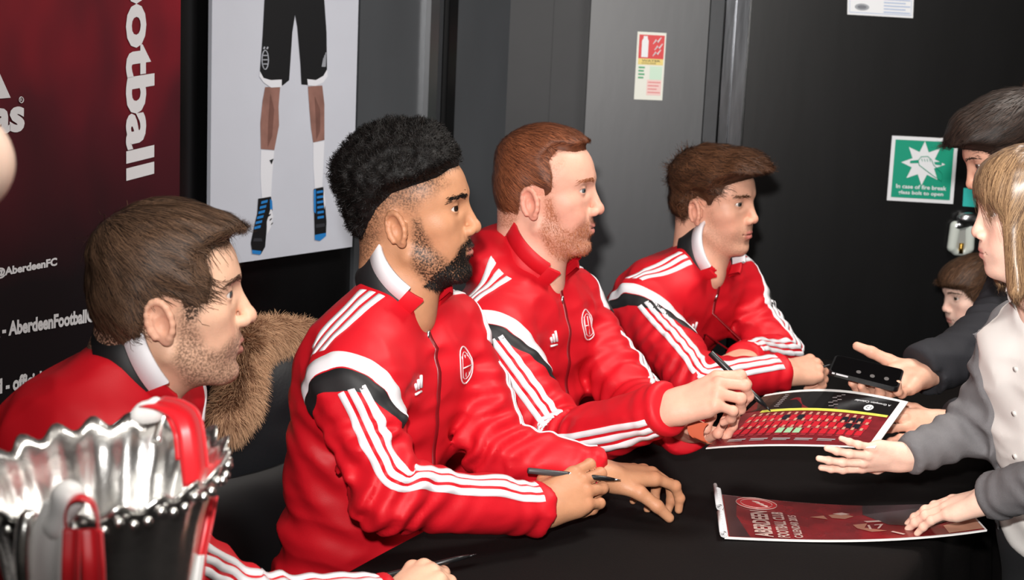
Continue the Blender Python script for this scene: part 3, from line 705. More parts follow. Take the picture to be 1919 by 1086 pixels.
# ---------------------------------------------------------------- hands
FING = [((.092, .0285, .002), (.042, .026, .021)), ((.096, .0085, .005), (.046, .030, .022)), ((.090, -.0115, .003), (.042, .028, .022)), ((.081, -.0295, -.002), (.034, .021, .019))]
class Hand:
    def __init__(h, wrist, X, dorsal, side, curls, thumb, spread=(5, 1, -3, -8), s=1.0, elbow=None, r=1.0, res=.0023):
        """right hand palm down points along X with its thumb on +Y; side -1 mirrors it"""
        h.res = res; X = nrm(X); Z = nrm(dorsal - np.dot(dorsal, X) * X); Y = np.cross(Z, X) * side
        h.B = np.stack([X, Y, Z], 1); h.o = A(*wrist); h.s = s; w_ = h.w
        palm = S(); R_ = lambda a, b, ra, rb, k=.012: palm.rc(w_(a), w_(b), ra * s * r, rb * s * r, k * s)
        if elbow is not None:
            e = A(*elbow); dv = nrm(e - h.o)
            for yo in (-.010, .010): palm.rc(w_((0, yo, 0)), h.o + dv * .09 + h.B[:, 1] * yo * s, .0205 * s * r, .027 * s * r, .015)
        for yo in (-.012, .012): R_((-.012, yo, 0), (.016, yo * 1.2, 0), .0195, .018)
        for (m, _) in FING: R_((.014, m[1] * .55, -.002), (m[0] - .004, m[1], m[2] - .003), .0145, .0118, .014)
        R_((.018, .016, -.010), (.050, .030, -.012), .0165, .0125, .014); R_((.016, -.016, -.009), (.062, -.027, -.010), .0150, .0120, .014)
        R_((.045, 0, -.006), (.075, 0, -.004), .014, .013, .014)
        fs = S(); h.tips = []; h.joints = []
        for i, (m, L_) in enumerate(FING):
            g = S(); p = A(*m); a = 0; sp = math.radians(spread[i]); pr = [p]; rad = (.0098, .0090, .0080, .0068) if i < 3 else (.0086, .0078, .0070, .0060)
            for j in range(3):
                a += math.radians(curls[i][j]); d = A(math.cos(a) * math.cos(sp), math.cos(a) * math.sin(sp), -math.sin(a))
                n = p + d * L_[j]; g.rc(w_(p), w_(n), rad[j] * s * r, rad[j + 1] * s * r, .004 * s)
                if j: g.el(w_(p + A(0, 0, .001)), rad[j] * 1.06 * s * r, None, .004 * s)
                p = n; pr.append(p)
            fs.sub(g, .0012); h.tips.append(w_(p)); h.joints.append([w_(v) for v in pr]); h.nail = getattr(h, 'nail', []) + [(w_(p), h.B @ A(math.sin(a) , 0, math.cos(a)), rad[3] * s * r)]
        tp = [A(.022, .024, -.010)] + [A(*v) for v in thumb]; tr_ = (.0145, .0118, .0102, .0082); g = S()
        for j in range(len(tp) - 1): g.rc(w_(tp[j]), w_(tp[j + 1]), tr_[j] * s * r, tr_[j + 1] * s * r, .006 * s)
        h.tips.append(w_(tp[-1])); h.joints.append([w_(v) for v in tp])
        f = S(); f.sub(palm, .01); f.sub(fs, .007 * s); f.sub(g, .008 * s); h.f = f
    def w(h, p): return h.o + h.s * (h.B @ np.asarray(p, float))
    def mesh(h, res, tone):
        V, Q = mesh_sdf(h.f, h.f.lo - .01, h.f.hi + .01, res, 1); base = np.array(s2l(tone)[:3]); c = np.tile(base, (len(V), 1))
        pink = np.array(s2l(tuple(A(*tone) * A(1.02, .86, .82)))[:3])
        for js in h.joints:
            for j in js[:3]: m = np.exp(-(vl(V - j) / (.012 * h.s)) ** 2)[:, None] * .35; c = c * (1 - m) + pink * m
        for p, n, r in h.nail:
            dd = V - p; m = ((vl(dd - n * r * .8) < r * 1.05) & ((dd @ n) > r * .45))[:, None] * .5
            c = c * (1 - m) + np.array(s2l(tuple(np.minimum(A(*tone) * A(1.1, 1.02, 1.0), 250)))[:3]) * m
        return V, Q, c
POSES = dict(
    pen=([(38, 62, 38), (46, 70, 42), (55, 75, 45), (60, 75, 45)], [(.052, .047, -.026), (.084, .040, -.040), (.108, .028, -.047)]),
    flat=([(8, 14, 8), (6, 14, 8), (8, 16, 8), (10, 18, 8)], [(.048, .048, -.014), (.078, .062, -.020), (.102, .066, -.022)]),
    rest=([(24, 38, 20), (30, 44, 22), (34, 46, 24), (36, 46, 24)], [(.048, .050, -.020), (.078, .066, -.030), (.102, .074, -.034)]),
    hold=([(20, 40, 22), (22, 42, 24), (24, 42, 24), (26, 44, 24)], [(.044, .052, -.014), (.074, .064, -.010), (.100, .068, -.004)]),
    fist=([(60, 80, 50), (64, 84, 52), (66, 86, 52), (66, 86, 52)], [(.050, .046, -.028), (.078, .034, -.042), (.098, .018, -.046)]))

def join(parts):
    V = []; Q = []; n = 0; C_ = []; B_ = []
    for v, q, c, b in parts: V.append(v); Q.append(q + n); C_.append(c); B_.append(b); n += len(v)
    return np.concatenate(V), np.concatenate(Q), np.concatenate(C_), np.concatenate(B_)

def ribbon(name, f, O, D, R, m, parent, lift=.0022, edge=True):
    """tape laid on the cloth: O, D grids (a, b, 3) of ray origins and directions"""
    O = np.asarray(O); D = np.asarray(D); a, b = O.shape[:2]
    D = D / np.linalg.norm(D, axis=2, keepdims=True)
    P = trace(f, O.reshape(-1, 3), D.reshape(-1, 3), R).reshape(a, b, 3)
    lf = np.full((a, b, 1), lift)
    if edge: lf[:, 0] = -.0015; lf[:, -1] = -.0015; lf[0] = -.0015; lf[-1] = -.0015
    return MB().grid(P + D * lf).build(name, m, parent, True)
def bez(p0, p1, p2, t): return ((1 - t) ** 2)[:, None] * p0 + (2 * t * (1 - t))[:, None] * p1 + (t ** 2)[:, None] * p2

red_m = mat('red_jacket_fabric', (202, 20, 34), .52, spec=.3, bump=.10, bscale=900, var=.06, vscale=5)
creased(red_m, 13, .28, .010)
wtape = mat('white_tape', (230, 228, 232), .55, bump=.05, bscale=700)
btape = mat('black_tape', (24, 24, 26), .6)
dark_trs = mat('black_trousers', (20, 20, 23), .8, bump=.1, bscale=300)

def torso_frame(yaw, lean):
    y, l = np.radians([yaw, lean]); Fh = A(math.cos(y), math.sin(y), 0); L_ = A(-math.sin(y), math.cos(y), 0)
    U_ = Fh * math.sin(l) + ZU * math.cos(l); F_ = np.cross(L_, U_); return F_, L_, U_
def body_core(nb, U_, L_, sh, el, wr, pel, s=1.0):
    f = S().rc(nb, pel, .05 * s, .09 * s, .03)
    f.rc(sh[0], sh[1], .04 * s, .04 * s, .03)
    for i in (0, 1):
        if el[i] is None: continue
        f.rc(sh[i], el[i], .035 * s, .03 * s, .02).rc(el[i], wr[i], .03 * s, .021 * s, .02)
    return f
def legs(t, pel, Fh, L_, s, sit, m, floor=0., shoe=(18, 18, 20)):
    f = S()
    if sit:
        kn = [pel + L_ * .1 * k + Fh * .40 * s - ZU * .01 for k in (-1, 1)]; an = [A(k[0], k[1], .10) - Fh * .03 for k in kn]
        f.rc(pel - L_ * .07, pel + L_ * .07, .115 * s, .115 * s, .04)
    else:
        an = [A(pel[0], pel[1], .09 * s) + L_ * .085 * s * k for k in (-1, 1)]; kn = [(pel * .48 + a * .52) + L_ * .01 * k for a, k in zip(an, (-1, 1))]
        f.rc(pel - L_ * .05 * s, pel + L_ * .05 * s, .12 * s, .12 * s, .04)
    for i, k in enumerate((-1, 1)):
        f.rc(pel + L_ * .09 * k * s, kn[i], .092 * s, .068 * s, .04).rc(kn[i], an[i], .068 * s, .05 * s, .03)
    solid('trousers', f, .014, m, t)
    for i in (0, 1):
        g = S().rc(A(an[i][0], an[i][1], .045 * s) - Fh * .03 * s, A(an[i][0], an[i][1], .034 * s) + Fh * .15 * s, .042 * s, .033 * s, .01).rc(A(an[i][0], an[i][1], .05 * s), A(an[i][0], an[i][1], .1 * s), .042 * s, .045 * s, .02)
        g.cut(A(an[i][0], an[i][1], .003), -ZU, .4)
        solid('shoe', g, .009, mat('shoe_%d_%d_%d' % shoe, shoe, .5), t)

def make_person(label, hd, face, hair, tone, nb, yaw, lean, el, wr, hands, outfit, s=1.0, sit=True, shw=.185, group=None, hres=.0021, brow=True, pel=None, shoff=((0, 0, 0), (0, 0, 0)), neck_r=.054, tors=1.0):
    H = Head(*hd); F_, L_, U_ = torso_frame(yaw, lean); Fh = nrm(A(F_[0], F_[1], 0))
    nb = A(*nb)
    sh = [nb - L_ * shw * s - U_ * .075 * s + shoff[0][0] * F_ + shoff[0][1] * L_ + shoff[0][2] * U_, nb + L_ * shw * s - U_ * .075 * s + shoff[1][0] * F_ + shoff[1][1] * L_ + shoff[1][2] * U_]
    if pel is None:
        pel = nb - U_ * .53 * s
        if sit: pel = nb + (pel - nb) * ((nb[2] - .555) / (nb[2] - pel[2]))
    base = A(pel[0], pel[1], 0)
    t = thing('person', label, 'person', base, group)
    # body: head, neck and hands fine, the covered rest coarse
    f = face_sdf(H, face)
    nk = nb - U_ * .03 * s
    f.rc(H.w((-.028, 0, -.035)), nk, neck_r * H.s, (neck_r + .004) * s, .018)
    f.rc(H.w((.018, 0, -.062)), nk + F_ * .018 * s, .036 * H.s, .044 * s, .03)
    f.rc(H.w((-(face.get('back', .1)) + .05, 0, -.01)), nk - F_ * .02 * s, .045 * H.s, .055 * s, .02)
    V, Q = mesh_sdf(f, f.lo - .01, f.hi + .01, hres, 1)
    c, b = skin_colours(H, V, face, tone); parts = [(V, Q, c, b)]
    HN = []
    for hdf in hands:
        if hdf is None: continue
        HN.append(hdf); v, q, cc = hdf.mesh(hdf.res, tone); parts.append((v, q, cc, np.zeros(len(v))))
    core = body_core(nb - U_ * .04, U_, L_, sh, el, wr, pel, s); v, q = mesh_sdf(core, core.lo - .02, core.hi + .02, .014, 0)
    parts.append((v, q, np.tile(np.array(s2l(tone)[:3]), (len(v), 1)), np.zeros(len(v))))
    V, Q, c, b = join(parts)
    bc = np.tile(np.array(s2l(face.get('beard_col', (60, 42, 32)))[:3]), (len(V), 1))
    if hair:                                                                   # scalp under the hair carries the hair's colour
        n0 = len(parts[0][0]); lp = H.l(V[:n0]); e_ = poly_sd(lp[:, 0], lp[:, 2], hair['region']); sm = sstep(-.007, .006, e_) * hair.get('under', 1.1) * (np.abs(lp[:, 1]) < .0765)
        up_ = sm > b[:n0]; b[:n0] = np.maximum(b[:n0], sm); bc[:n0][up_] = np.array(s2l(hair.get('scalp', (60, 44, 34)))[:3])
    obj('body', V, Q, SKIN, t, True, {'Col': c, 'beard': b, 'BeardCol': bc})
    if 'whiskers' in face:
        n, ln, hm = face['whiskers']; v0, b0 = parts[0][0], parts[0][3]; ok = np.nonzero(b0 > face.get('whisk_min', .8))[0]; ix = RNG.choice(ok, n); P0 = v0[ix] + RNG.normal(0, .0012, (n, 3))
        D = (np.tile(A(.35, 0, -1), (n, 1)) + RNG.normal(0, .25, (n, 3))) @ H.R.T
        v, q, tn_ = strand_mesh(P0, D, ln * (.6 + .8 * RNG.random(n)), f, .0035, np.full(n, .00045), 2, .3)
        obj('beard', v, q, hm, t, True, {'tone': tn_})
    if hair: make_hair(H, hair, t, hair.get('h', .004))
    make_eyes(H, t, face)
    if brow: make_brows(H, f, t, face)
    fr = dict(nb=nb, F=F_, L=L_, U=U_, sh=sh, el=el, wr=wr, pel=pel, s=s, Fh=Fh, H=H, skin=f, tors=tors)
    outfit(t, fr)
    legs(t, pel, Fh, L_, s, sit, dark_trs)
    PEOPLE.append(fr); return t, fr
PEOPLE = []

def jacket_sdf(fr, fat=1.0, folds=1.0, hood=False, arms_r=(.070, .060, .056, .043), hem=0.):
    nb, F_, L_, U_, sh, el, wr, pel, s = [fr[k] for k in ('nb', 'F', 'L', 'U', 'sh', 'el', 'wr', 'pel', 's')]
    R_ = np.stack([F_, L_, U_], 1); f = S(); T = fr['tors']
    sp = nb - pel; Ls = np.linalg.norm(sp); up = sp / Ls
    f.el(nb - U_ * .20 * s - F_ * .012 * s, A(.128 * T, .185, .20) * s * fat, R_, .04)
    f.el(pel + up * (Ls * .36), A(.128 * T, .17, .21) * s * fat, R_, .06)
    f.el(pel + up * .04 * s, A(.135 * T, .175, .12) * s * fat, R_, .05)
    for i in (0, 1):
        sg = (-1, 1)[i]
        f.rc(nb - U_ * .025 * s + L_ * sg * .03 * s - F_ * .01 * s, sh[i] - L_ * sg * .025 * s + U_ * .012 * s, .058 * s * fat, .062 * s * fat, .05)
        f.rc(nb - U_ * .13 * s + L_ * sg * .09 * s, sh[i] - L_ * sg * .02 * s, .10 * s * fat, .068 * s * fat, .05)
        if el[i] is None: continue
        f.rc(sh[i], el[i], arms_r[0] * s, arms_r[1] * s, .03)
        d = nrm(wr[i] - el[i]); f.rc(el[i], wr[i] + d * .03 * s, arms_r[2] * s, arms_r[3] * s, .02)
        f.cut(wr[i], d, .10)
    # neck hole
    ax = nrm(fr['H'].w((-.02, 0, -.05)) - nb); f.rc(nb + ax * .01, nb + ax * .16, .056 * s, .062 * s, .006, 1)
    if hood:
        f.el(nb - F_ * .085 * s + U_ * .005 * s, A(.055, .105, .06) * s, R_, .03); f.rc(nb - F_ * .05 * s + L_ * .075 * s, nb - F_ * .05 * s - L_ * .075 * s, .05 * s, .05 * s, .03)
    sh_, el_, wr_ = [np.array(x) for x in (sh, [e if e is not None else nb for e in el], [w__ if w__ is not None else nb for w__ in wr])]
    def g(P):
        d = f(P); m = np.abs(d) < .05
        if not m.any(): return d
        p = P[m]; o = np.zeros(len(p)); loc = (p - nb) @ R_
        n1 = noise(p * 9 + 3); n2 = noise(p @ np.diag([17, 17, 26.]) + 9); n3 = noise((p + .012 * n1[:, None]) @ (R_ @ np.diag([12, 12, 24.]) @ rotm(0, 35, 20)) + 4)
        n4 = noise((p + .01 * n2[:, None]) @ (R_ @ np.diag([9, 9, 20.]) @ rotm(40, -30, -15)) + 14)
        o += .004 * n1 + .0015 * n2 + .008 * (np.abs(n3) - .25) + .007 * (np.abs(n4) - .25)
        for i in (0, 1):
            if el[i] is None: continue
            for j, (c, dr, wdt, amp) in enumerate(((el[i], nrm(wr[i] - sh[i]), .085, .0075), (wr[i], nrm(wr[i] - el[i]), .06, .0045), (sh[i] * .45 + el[i] * .55, nrm(el[i] - sh[i]), .10, .0035))):
                q = p - c; r = vl(q); u = q @ dr
                o += amp * np.sin(u * 2 * np.pi / .034 + 2.2 * n2 + 1.5 * n1 + i + j) * np.exp(-(r / wdt) ** 2)
            # armpit and side pulls
            q = p - (sh[i] - U_ * .12 * s + F_ * .03); r = vl(q); v = q @ nrm(U_ + F_ * .6)
            o += .006 * np.sin(v * 2 * np.pi / .05 + 2 * n1) * np.exp(-(r / .12) ** 2)
        low = sstep(-.25, -.45, loc[:, 2]); o += low * .004 * np.sin((loc[:, 2] + .35 * loc[:, 1]) * 2 * np.pi / .085 + 3.0 * n1)
        d[m] += o * folds * sstep(.05, .02, np.abs(d[m]))
        return d
    g.lo, g.hi, g.base = f.lo, f.hi, f
    return g

def arm_stripes(t, g, fr, i, refs, m, n=3, pitch=.0172, wid=.0118, span=(.05, .97), upper=True, offs=0., parent=None):
    """three tapes down the sleeve; refs = outward directions at shoulder, elbow, wrist"""
    sh, el, wr = fr['sh'][i], fr['el'][i], fr['wr'][i]; a1, a2 = np.linalg.norm(el - sh), np.linalg.norm(wr - el); tot = a1 + a2
    u = np.linspace(span[0], span[1], 90) * tot; x = np.clip(u / a1, 0, 1); y = np.clip((u - a1) / a2, 0, 1)
    ax = sh + (el - sh) * x[:, None] + (wr - el) * y[:, None]
    for _ in range(14): ax[1:-1] = .25 * ax[:-2] + .5 * ax[1:-1] + .25 * ax[2:]
    T = np.gradient(ax, axis=0); T /= np.linalg.norm(T, axis=1, keepdims=True)
    rf = np.array(refs, float); bl = np.where((u < a1)[:, None], rf[0] + (rf[1] - rf[0]) * x[:, None], rf[1] + (rf[2] - rf[1]) * y[:, None])
    N_ = bl - (bl * T).sum(1, keepdims=True) * T; N_ /= np.linalg.norm(N_, axis=1, keepdims=True)
    B_ = np.cross(T, N_)
    c0 = trace(g, ax, N_, .12); rr = np.maximum(vl(c0 - ax), .03)
    for _ in range(8): rr[1:-1] = .25 * rr[:-2] + .5 * rr[1:-1] + .25 * rr[2:]
    for k in range(n):
        cen = (k - (n - 1) / 2) * pitch + offs; ph = []
        for dv in (-.5, -.46, 0, .46, .5):
            a = (cen + dv * wid) / rr; ph.append(N_ * np.cos(a)[:, None] + B_ * np.sin(a)[:, None])
        D = np.stack(ph, 1); O = np.repeat(ax[:, None], 5, 1)
        ribbon('sleeve_stripe', g, O, D, .12, m, parent or t)
def shoulder_stripes(t, g, fr, i, m, n=3, pitch=.019, wid=.012, a=.05, b=.20, fwd=.0):
    nb, F_, L_, U_, s = [fr[k] for k in ('nb', 'F', 'L', 'U', 's')]; sg = (-1, 1)[i]
    u = np.linspace(a, b, 26)
    for k in range(n):
        cen = (k - (n - 1) / 2) * pitch + fwd; O = []; D = []
        for dv in (-.5, -.46, 0, .46, .5):
            O.append(nb - U_ * .09 + L_ * (sg * u)[:, None] * s + F_ * (cen + dv * wid) - F_ * (u * .1)[:, None]); D.append(np.tile(nrm(U_ + L_ * sg * .25), (len(u), 1)))
        ribbon('shoulder_stripe', g, np.stack(O, 1), np.stack(D, 1), .2, m, t)
def arm_band(t, g, fr, i, name, m, s0, s1, th0=-115, th1=120):
    """tape round the armhole, from the back over the top to the chest"""
    sh, F_, L_, U_, s = fr['sh'][i], fr['F'], fr['L'], fr['U'], fr['s']; sg = (-1, 1)[i]
    ax = nrm(L_ * sg * 1.0 + F_ * .40 - U_ * .30); up = nrm(U_ - np.dot(U_, ax) * ax); fw = np.cross(ax, up); fw = fw if np.dot(fw, F_) > 0 else -fw
    th = np.radians(np.linspace(th0, th1, 80)); D = np.cos(th)[:, None] * up + np.sin(th)[:, None] * fw
    c = sh - U_ * .012 * s + F_ * .036 * s
    rows = [s0, s0 + .002, (s0 + s1) / 2, s1 - .002, s1]
    low = np.clip((np.degrees(np.abs(th)) - 70) / 50, 0, 1) * .012
    O = np.stack([c + ax * (r - low)[:, None] for r in rows], 1); ribbon(name, g, O, np.repeat(D[:, None], 5, 1), .155, m, t)
def collar(t, fr, mats, h=.056, r=(.071, .068), a0=36, a1=60, lean=1.5, tilt=.62):
    nb, F_, L_, U_, s = [fr[k] for k in ('nb', 'F', 'L', 'U', 's')]
    ax = nrm(U_ + F_ * tilt); f0 = nrm(F_ - np.dot(F_, ax) * ax); l0 = np.cross(ax, f0)
    def ringpt(a, z, off):
        rr = 1 + lean * z; return nb + ax * (z + .006) + (f0 * math.cos(a) * (r[0] * rr + off) + l0 * math.sin(a) * (r[1] * rr + off)) * s - f0 * .012
    def seg(name, angs, z0, z1, m, hh=1.):
        G = [[ringpt(a, z0 * h, .004) for a in angs]] + [[ringpt(a, (z0 + (z1 - z0) * q) * h, .0055) for a in angs] for q in (.02, .5, .98)] + [[ringpt(a, z1 * h, .003) for a in angs], [ringpt(a, z1 * h * .98, -.002) for a in angs], [ringpt(a, z0 * h, -.003) for a in angs]]
        MB().grid(np.array(G)).build(name, m, t, True)
    A1 = np.radians(np.linspace(a1, 360 - a1, 48))
    seg('collar', A1, .42, 1.0, mats[0]); seg('collar_band', A1, -.5, .42, mats[1])
    for lo_, hi_ in ((a0, a1), (360 - a1, 360 - a0)):
        seg('collar_front', np.radians(np.linspace(lo_, hi_, 10)), -.4, .86, mats[2])
def zip_and_badges(t, g, fr, zip_len=.42, cl=.075):
    nb, F_, L_, U_, s = [fr[k] for k in ('nb', 'F', 'L', 'U', 's')]
    u = np.linspace(.03, zip_len, 50); wob = .004 * np.sin(u * 30)
    O = np.stack([nb - U_ * u[:, None] * s + L_ * (dv + wob)[:, None] - F_ * .02 for dv in (-.004, -.0035, 0, .0035, .004)], 1)
    ribbon('zip', g, O, np.tile(nrm(F_ + U_ * .15), (50, 5, 1)), .22, mat('zip_dark_red', (120, 8, 18), .4), t)
    p = trace(g, (nb - U_ * .055 - F_ * .02)[None], nrm(F_ + U_ * .15)[None], .22)[0]
    MB().tube([p + F_ * .004, p + F_ * .006 - U_ * .018], .003, 8).build('zip_pull', chrome, t, True)
    # crest on the left breast, three-bar mark on the right
    def on(du, dl): return trace(g, (nb - U_ * du + L_ * dl - F_ * .02)[None], nrm(F_)[None], .24)[0] + F_ * .0015
    cr = MB(); ring = [on(.105 + .030 * math.cos(a), cl + .024 * math.sin(a)) for a in np.linspace(0, 2 * math.pi, 25)]; cr.tube(ring, .0014, 5)
    ring = [on(.105 + .022 * math.cos(a), cl + .017 * math.sin(a)) for a in np.linspace(0, 2 * math.pi, 21)]; cr.tube(ring, .0008, 5)
    for k in (-.012, 0, .012): cr.tube([on(.087, cl + k), on(.123, cl + k)], .0012, 5)
    cr.tube([on(.105, cl - .015), on(.105, cl + .015)], .0012, 5); cr.build('crest', mat('crest_white', (226, 200, 204), .5), t, True)
    lg = MB()
    for k in range(3): lg.tube([on(.118, -.075 + k * .009), on(.107 - k * .005, -.080 + k * .0095)], .0028, 5)
    lg.tube([on(.125, -.078), on(.125, -.056)], .0022, 5); lg.build('chest_mark', wtape, t, True)

def red_jacket(refsR, refsL=None, hood=False, bands=True, col=True, folds=1.0, res=.0052, ss=(0, 0), sa=.05, s0=.045, cl=.075):
    def fn(t, fr):
        g = jacket_sdf(fr, 1.0, folds, hood); j = solid('jacket', g, res, red_m, t, pad=.02, fit=0); g = bvh_of(j)
        arm_stripes(t, g, fr, 0, refsR, wtape, span=(s0, .96), parent=j)
        if refsL is not None: arm_stripes(t, g, fr, 1, refsL, wtape, span=(.2, .96), parent=j)
        for i in (0, 1):
            shoulder_stripes(j, g, fr, i, wtape, fwd=ss[i], a=sa)
            th = (100, 55)[i]; arm_band(j, g, fr, i, 'white_band', wtape, -.002, .024, th1=th); arm_band(j, g, fr, i, 'black_band', btape, .024, .047, th1=th)
        if hood: collar(j, fr, (red_m, red_m, red_m), h=.058, r=(.072, .07), a0=28, a1=50)
        else: collar(j, fr, (wtape, btape, red_m))
        zip_and_badges(j, g, fr, cl=cl)
    return fn

# ---------------------------------------------------------------- the four players
h_brown = hair_mat('hair_brown', (30, 20, 15), (112, 84, 64)); h_black = hair_mat('hair_black', (7, 6, 6), (28, 23, 21), .6, .25)
h_ginger = hair_mat('hair_ginger', (62, 30, 18), (156, 92, 60)); h_chest = hair_mat('hair_chestnut', (34, 20, 13), (108, 70, 46))
h_gbeard = hair_mat('beard_ginger', (120, 62, 34), (190, 120, 80), .6, .2)
BEARD = [(.112, -.028), (.094, -.034), (.082, -.036), (.064, -.050), (.047, -.044), (.036, -.012), (.030, .012), (.014, .012), (.012, -.02), (.004, -.058), (.02, -.100), (.06, -.125), (.13, -.12)]
crown = lambda c, add=(0, 0, 0): (lambda p: nrm_rows(p - A(*c)) + A(*add))
def nrm_rows(v): return v / (np.linalg.norm(v, axis=1, keepdims=True) + 1e-9)

# player one: brown side-swept hair, stubble, turned away towards the visitors
H1 = dict(mat=h_brown, back=.088, region=[(.16, .080), (.088, .086), (.066, .088), (.052, .080), (.056, .056), (.050, .028), (.034, -.006), (.022, -.004), (.018, .026), (-.008, .036), (-.028, .022), (-.036, -.022), (-.042, -.058), (-.16, -.066), (-.16, .25), (.2, .25)],
    thick=lambda p: .006 + .012 * sstep(.05, .11, p[:, 2]) + .004 * sstep(.05, .09, p[:, 0]), soft=.030, scalp=(66, 50, 40), flow=crown((-.062, .015, .115), (.25, -.15, -.15)), n=11000, len=.040, messy=.15, pull=-.004, liftf=lambda p: .003 + .007 * sstep(.04, .09, p[:, 0]) * sstep(.06, .09, p[:, 2]), rad=.0007, rough=.0028, groove=np.diag([40, 110, 60.]))
f1 = dict(back=.088, jaw=.002, chin=.001, nose=.004, open=.004, iris=(70, 72, 70), ruddy=.3, beard_col=(92, 66, 50), beard=[(BEARD, .009, .62)], brow_mat=h_brown, brow_n=200, gaze=-.1)
nb1 = at(262, 694, 2.07)
e1, w1 = [at(455, 1160, 1.955), A(-.62, 2.28, .77)], [at(728, 1136, 2.065), A(-.45, 2.13, .69)]
hR1 = Hand(w1[0], at(832, 1042, 2.16) - at(728, 1136, 2.065), cv(-.25, 1, .35), 1, *POSES['pen'], elbow=e1[0], r=1.03)
hL1 = Hand(w1[1], A(.5, -.8, -.1), A(0, 0, 1), -1, *POSES['rest'], elbow=e1[1], res=.004)
make_person('seated man in red jacket with side-swept brown hair and stubble, beside the silver trophy', (310, 578, 2.05, 1.025, 16, 3, 1), f1, H1, (228, 182, 154), nb1, -8, 30, e1, w1, (hR1, hL1),
    red_jacket((cv(-.2, .4, 1), cv(.4, 1, .5), cv(.1, 1, .6)), None, ss=(.075, 0)), shoff=((.05, .01, -.05), (0, 0, -.03)))

# player two: tall curly hair with a skin fade
AFRO = dict(mat=h_black, back=.09, region=[(.11, .088), (.078, .088), (.060, .078), (.012, .066), (-.015, .058), (-.041, .036), (-.062, .006), (-.076, -.025), (-.16, -.025), (-.16, .25), (.2, .25)],
    thick=lambda p: (.011 + .028 * sstep(.03, .11, p[:, 2])) * sstep(.115, .045, p[:, 0]) + .006 * sstep(.02, -.06, p[:, 0]) * sstep(.0, .05, p[:, 2]), soft=.022, scalp=(24, 18, 16), flow=lambda p: p * A(.9, .9, 1) + A(0, 0, -.02), n=9000, len=.013, messy=.5, lift=.009, rad=.0007, rough=.005, groove=np.diag([75, 75, 75.]), curl=.0026, seg=4, jit=.8,
    box=(A(-.2, -.15, -.08), A(.17, .15, .22)))
f2 = dict(back=.09, jaw=.002, chin=.002, nose=.001, lip=(176, 104, 98), iris=(40, 26, 18), ruddy=.12, beard_col=(20, 15, 13), brow_mat=h_black, brow_n=240, brow_w=.0019, gaze=-.2, whiskers=(2600, .007, h_black), whisk_min=1.0,
    beard=[([(.116, -.026), (.099, -.032), (.086, -.042), (.078, -.058), (.066, -.068), (.040, -.082), (.02, -.104), (.06, -.13), (.13, -.13)], .005, 1.5), ([(.064, -.060), (.045, -.040), (.034, -.012), (.028, .014), (.016, .014), (.010, -.03), (.006, -.07), (.03, -.11), (.07, -.11)], .008, .75)],
    fade=[([(.075, .066), (.05, .052), (.025, .035), (.02, .02), (-.01, .036), (-.03, .02), (-.045, -.02), (-.07, -.06), (-.14, -.06), (-.14, .1), (.05, .1)], .016, .6)])
nb2 = at(752, 552, 2.50)
e2, w2 = [at(728, 928, 2.31), at(930, 838, 2.60)], [at(1012, 952, 2.46), at(1128, 888, 2.585)]
hR2 = Hand(w2[0], at(1080, 916, 2.50) - at(1012, 950, 2.46), cv(-.1, .4, 1), 1, [(14, 74, 44), (16, 80, 46), (20, 82, 48), (26, 82, 48)], POSES['pen'][1], elbow=e2[0], r=1.06)
hL2 = Hand(w2[1], at(1215, 883, 2.625) - at(1128, 884, 2.585), cv(.25, 1, .15), -1, [(20, 40, 25), (30, 45, 25), (40, 50, 30), (46, 52, 30)], [(.050, .050, -.016), (.078, .068, -.034), (.100, .078, -.052)], elbow=e2[1], r=1.03)
make_person('seated man in red jacket with tall curly black hair and dark beard, holding a pen', (771, 414, 2.485, .985, -6, 6.5, 2), f2, AFRO, (190, 136, 102), nb2, -30, 10, e2, w2, (hR2, hL2),
    red_jacket((cv(-.1, .3, 1), cv(.25, .8, 1), cv(.1, .9, .8)), (cv(1, .5, -.35), cv(.6, 1, -.4), cv(0, .8, -.6))), s=.975, shoff=((.045, .015, -.042), (.0, 0, -.03)))

# player three: short ginger hair and beard, hood at the neck, signing
H3 = dict(mat=h_ginger, back=.086, region=[(.16, .092), (.086, .096), (.066, .094), (.036, .098), (.022, .080), (.030, .052), (.028, .022), (.014, .006), (.014, .026), (-.008, .036), (-.030, .018), (-.038, -.03), (-.046, -.052), (-.16, -.05), (-.16, .25), (.2, .25)],
    thick=lambda p: .004 + .012 * sstep(.05, .11, p[:, 2]), soft=.024, under=.6, scalp=(150, 90, 58), flow=crown((-.06, .02, .10), (.35, -.1, -.1)), n=7500, len=.026, messy=.10, lift=.003, rad=.0006, rough=.0010, groove=np.diag([50, 130, 70.]))
f3 = dict(back=.086, chin=.002, nose=.002, smile=.008, eye=.0040, iris=(84, 92, 96), ruddy=.5, beard_col=(160, 92, 58), beard=[(BEARD, .008, .62)], brow_mat=h_gbeard, brow_n=130, gaze=-.15, whiskers=(1400, .005, h_gbeard), whisk_min=.5, lip=(198, 120, 112),
    fade=[([(.05, .08), (.03, .02), (.014, .006), (-.01, .036), (-.03, .02), (-.045, -.05), (-.12, -.05), (-.12, .06)], .012, .35)])
nb3 = at(1000, 500, 3.05)
e3, w3 = [at(1045, 830, 2.82), at(1190, 755, 3.12)], [at(1258, 764, 2.60), at(1285, 806, 2.78)]
hR3 = Hand(w3[0], at(1372, 718, 2.56) - at(1262, 762, 2.60), cv(-.12, .75, .7), 1, [(34, 58, 34), (40, 64, 38), (48, 68, 40), (54, 70, 42)], [(.056, .042, -.022), (.092, .036, -.034), (.124, .028, -.040)], elbow=e3[0], r=1.03)
hL3 = Hand(w3[1], at(1335, 822, 2.62) - at(1285, 808, 2.74), cv(-.2, -.9, .4), -1, *POSES['hold'], elbow=e3[1], s=.9)
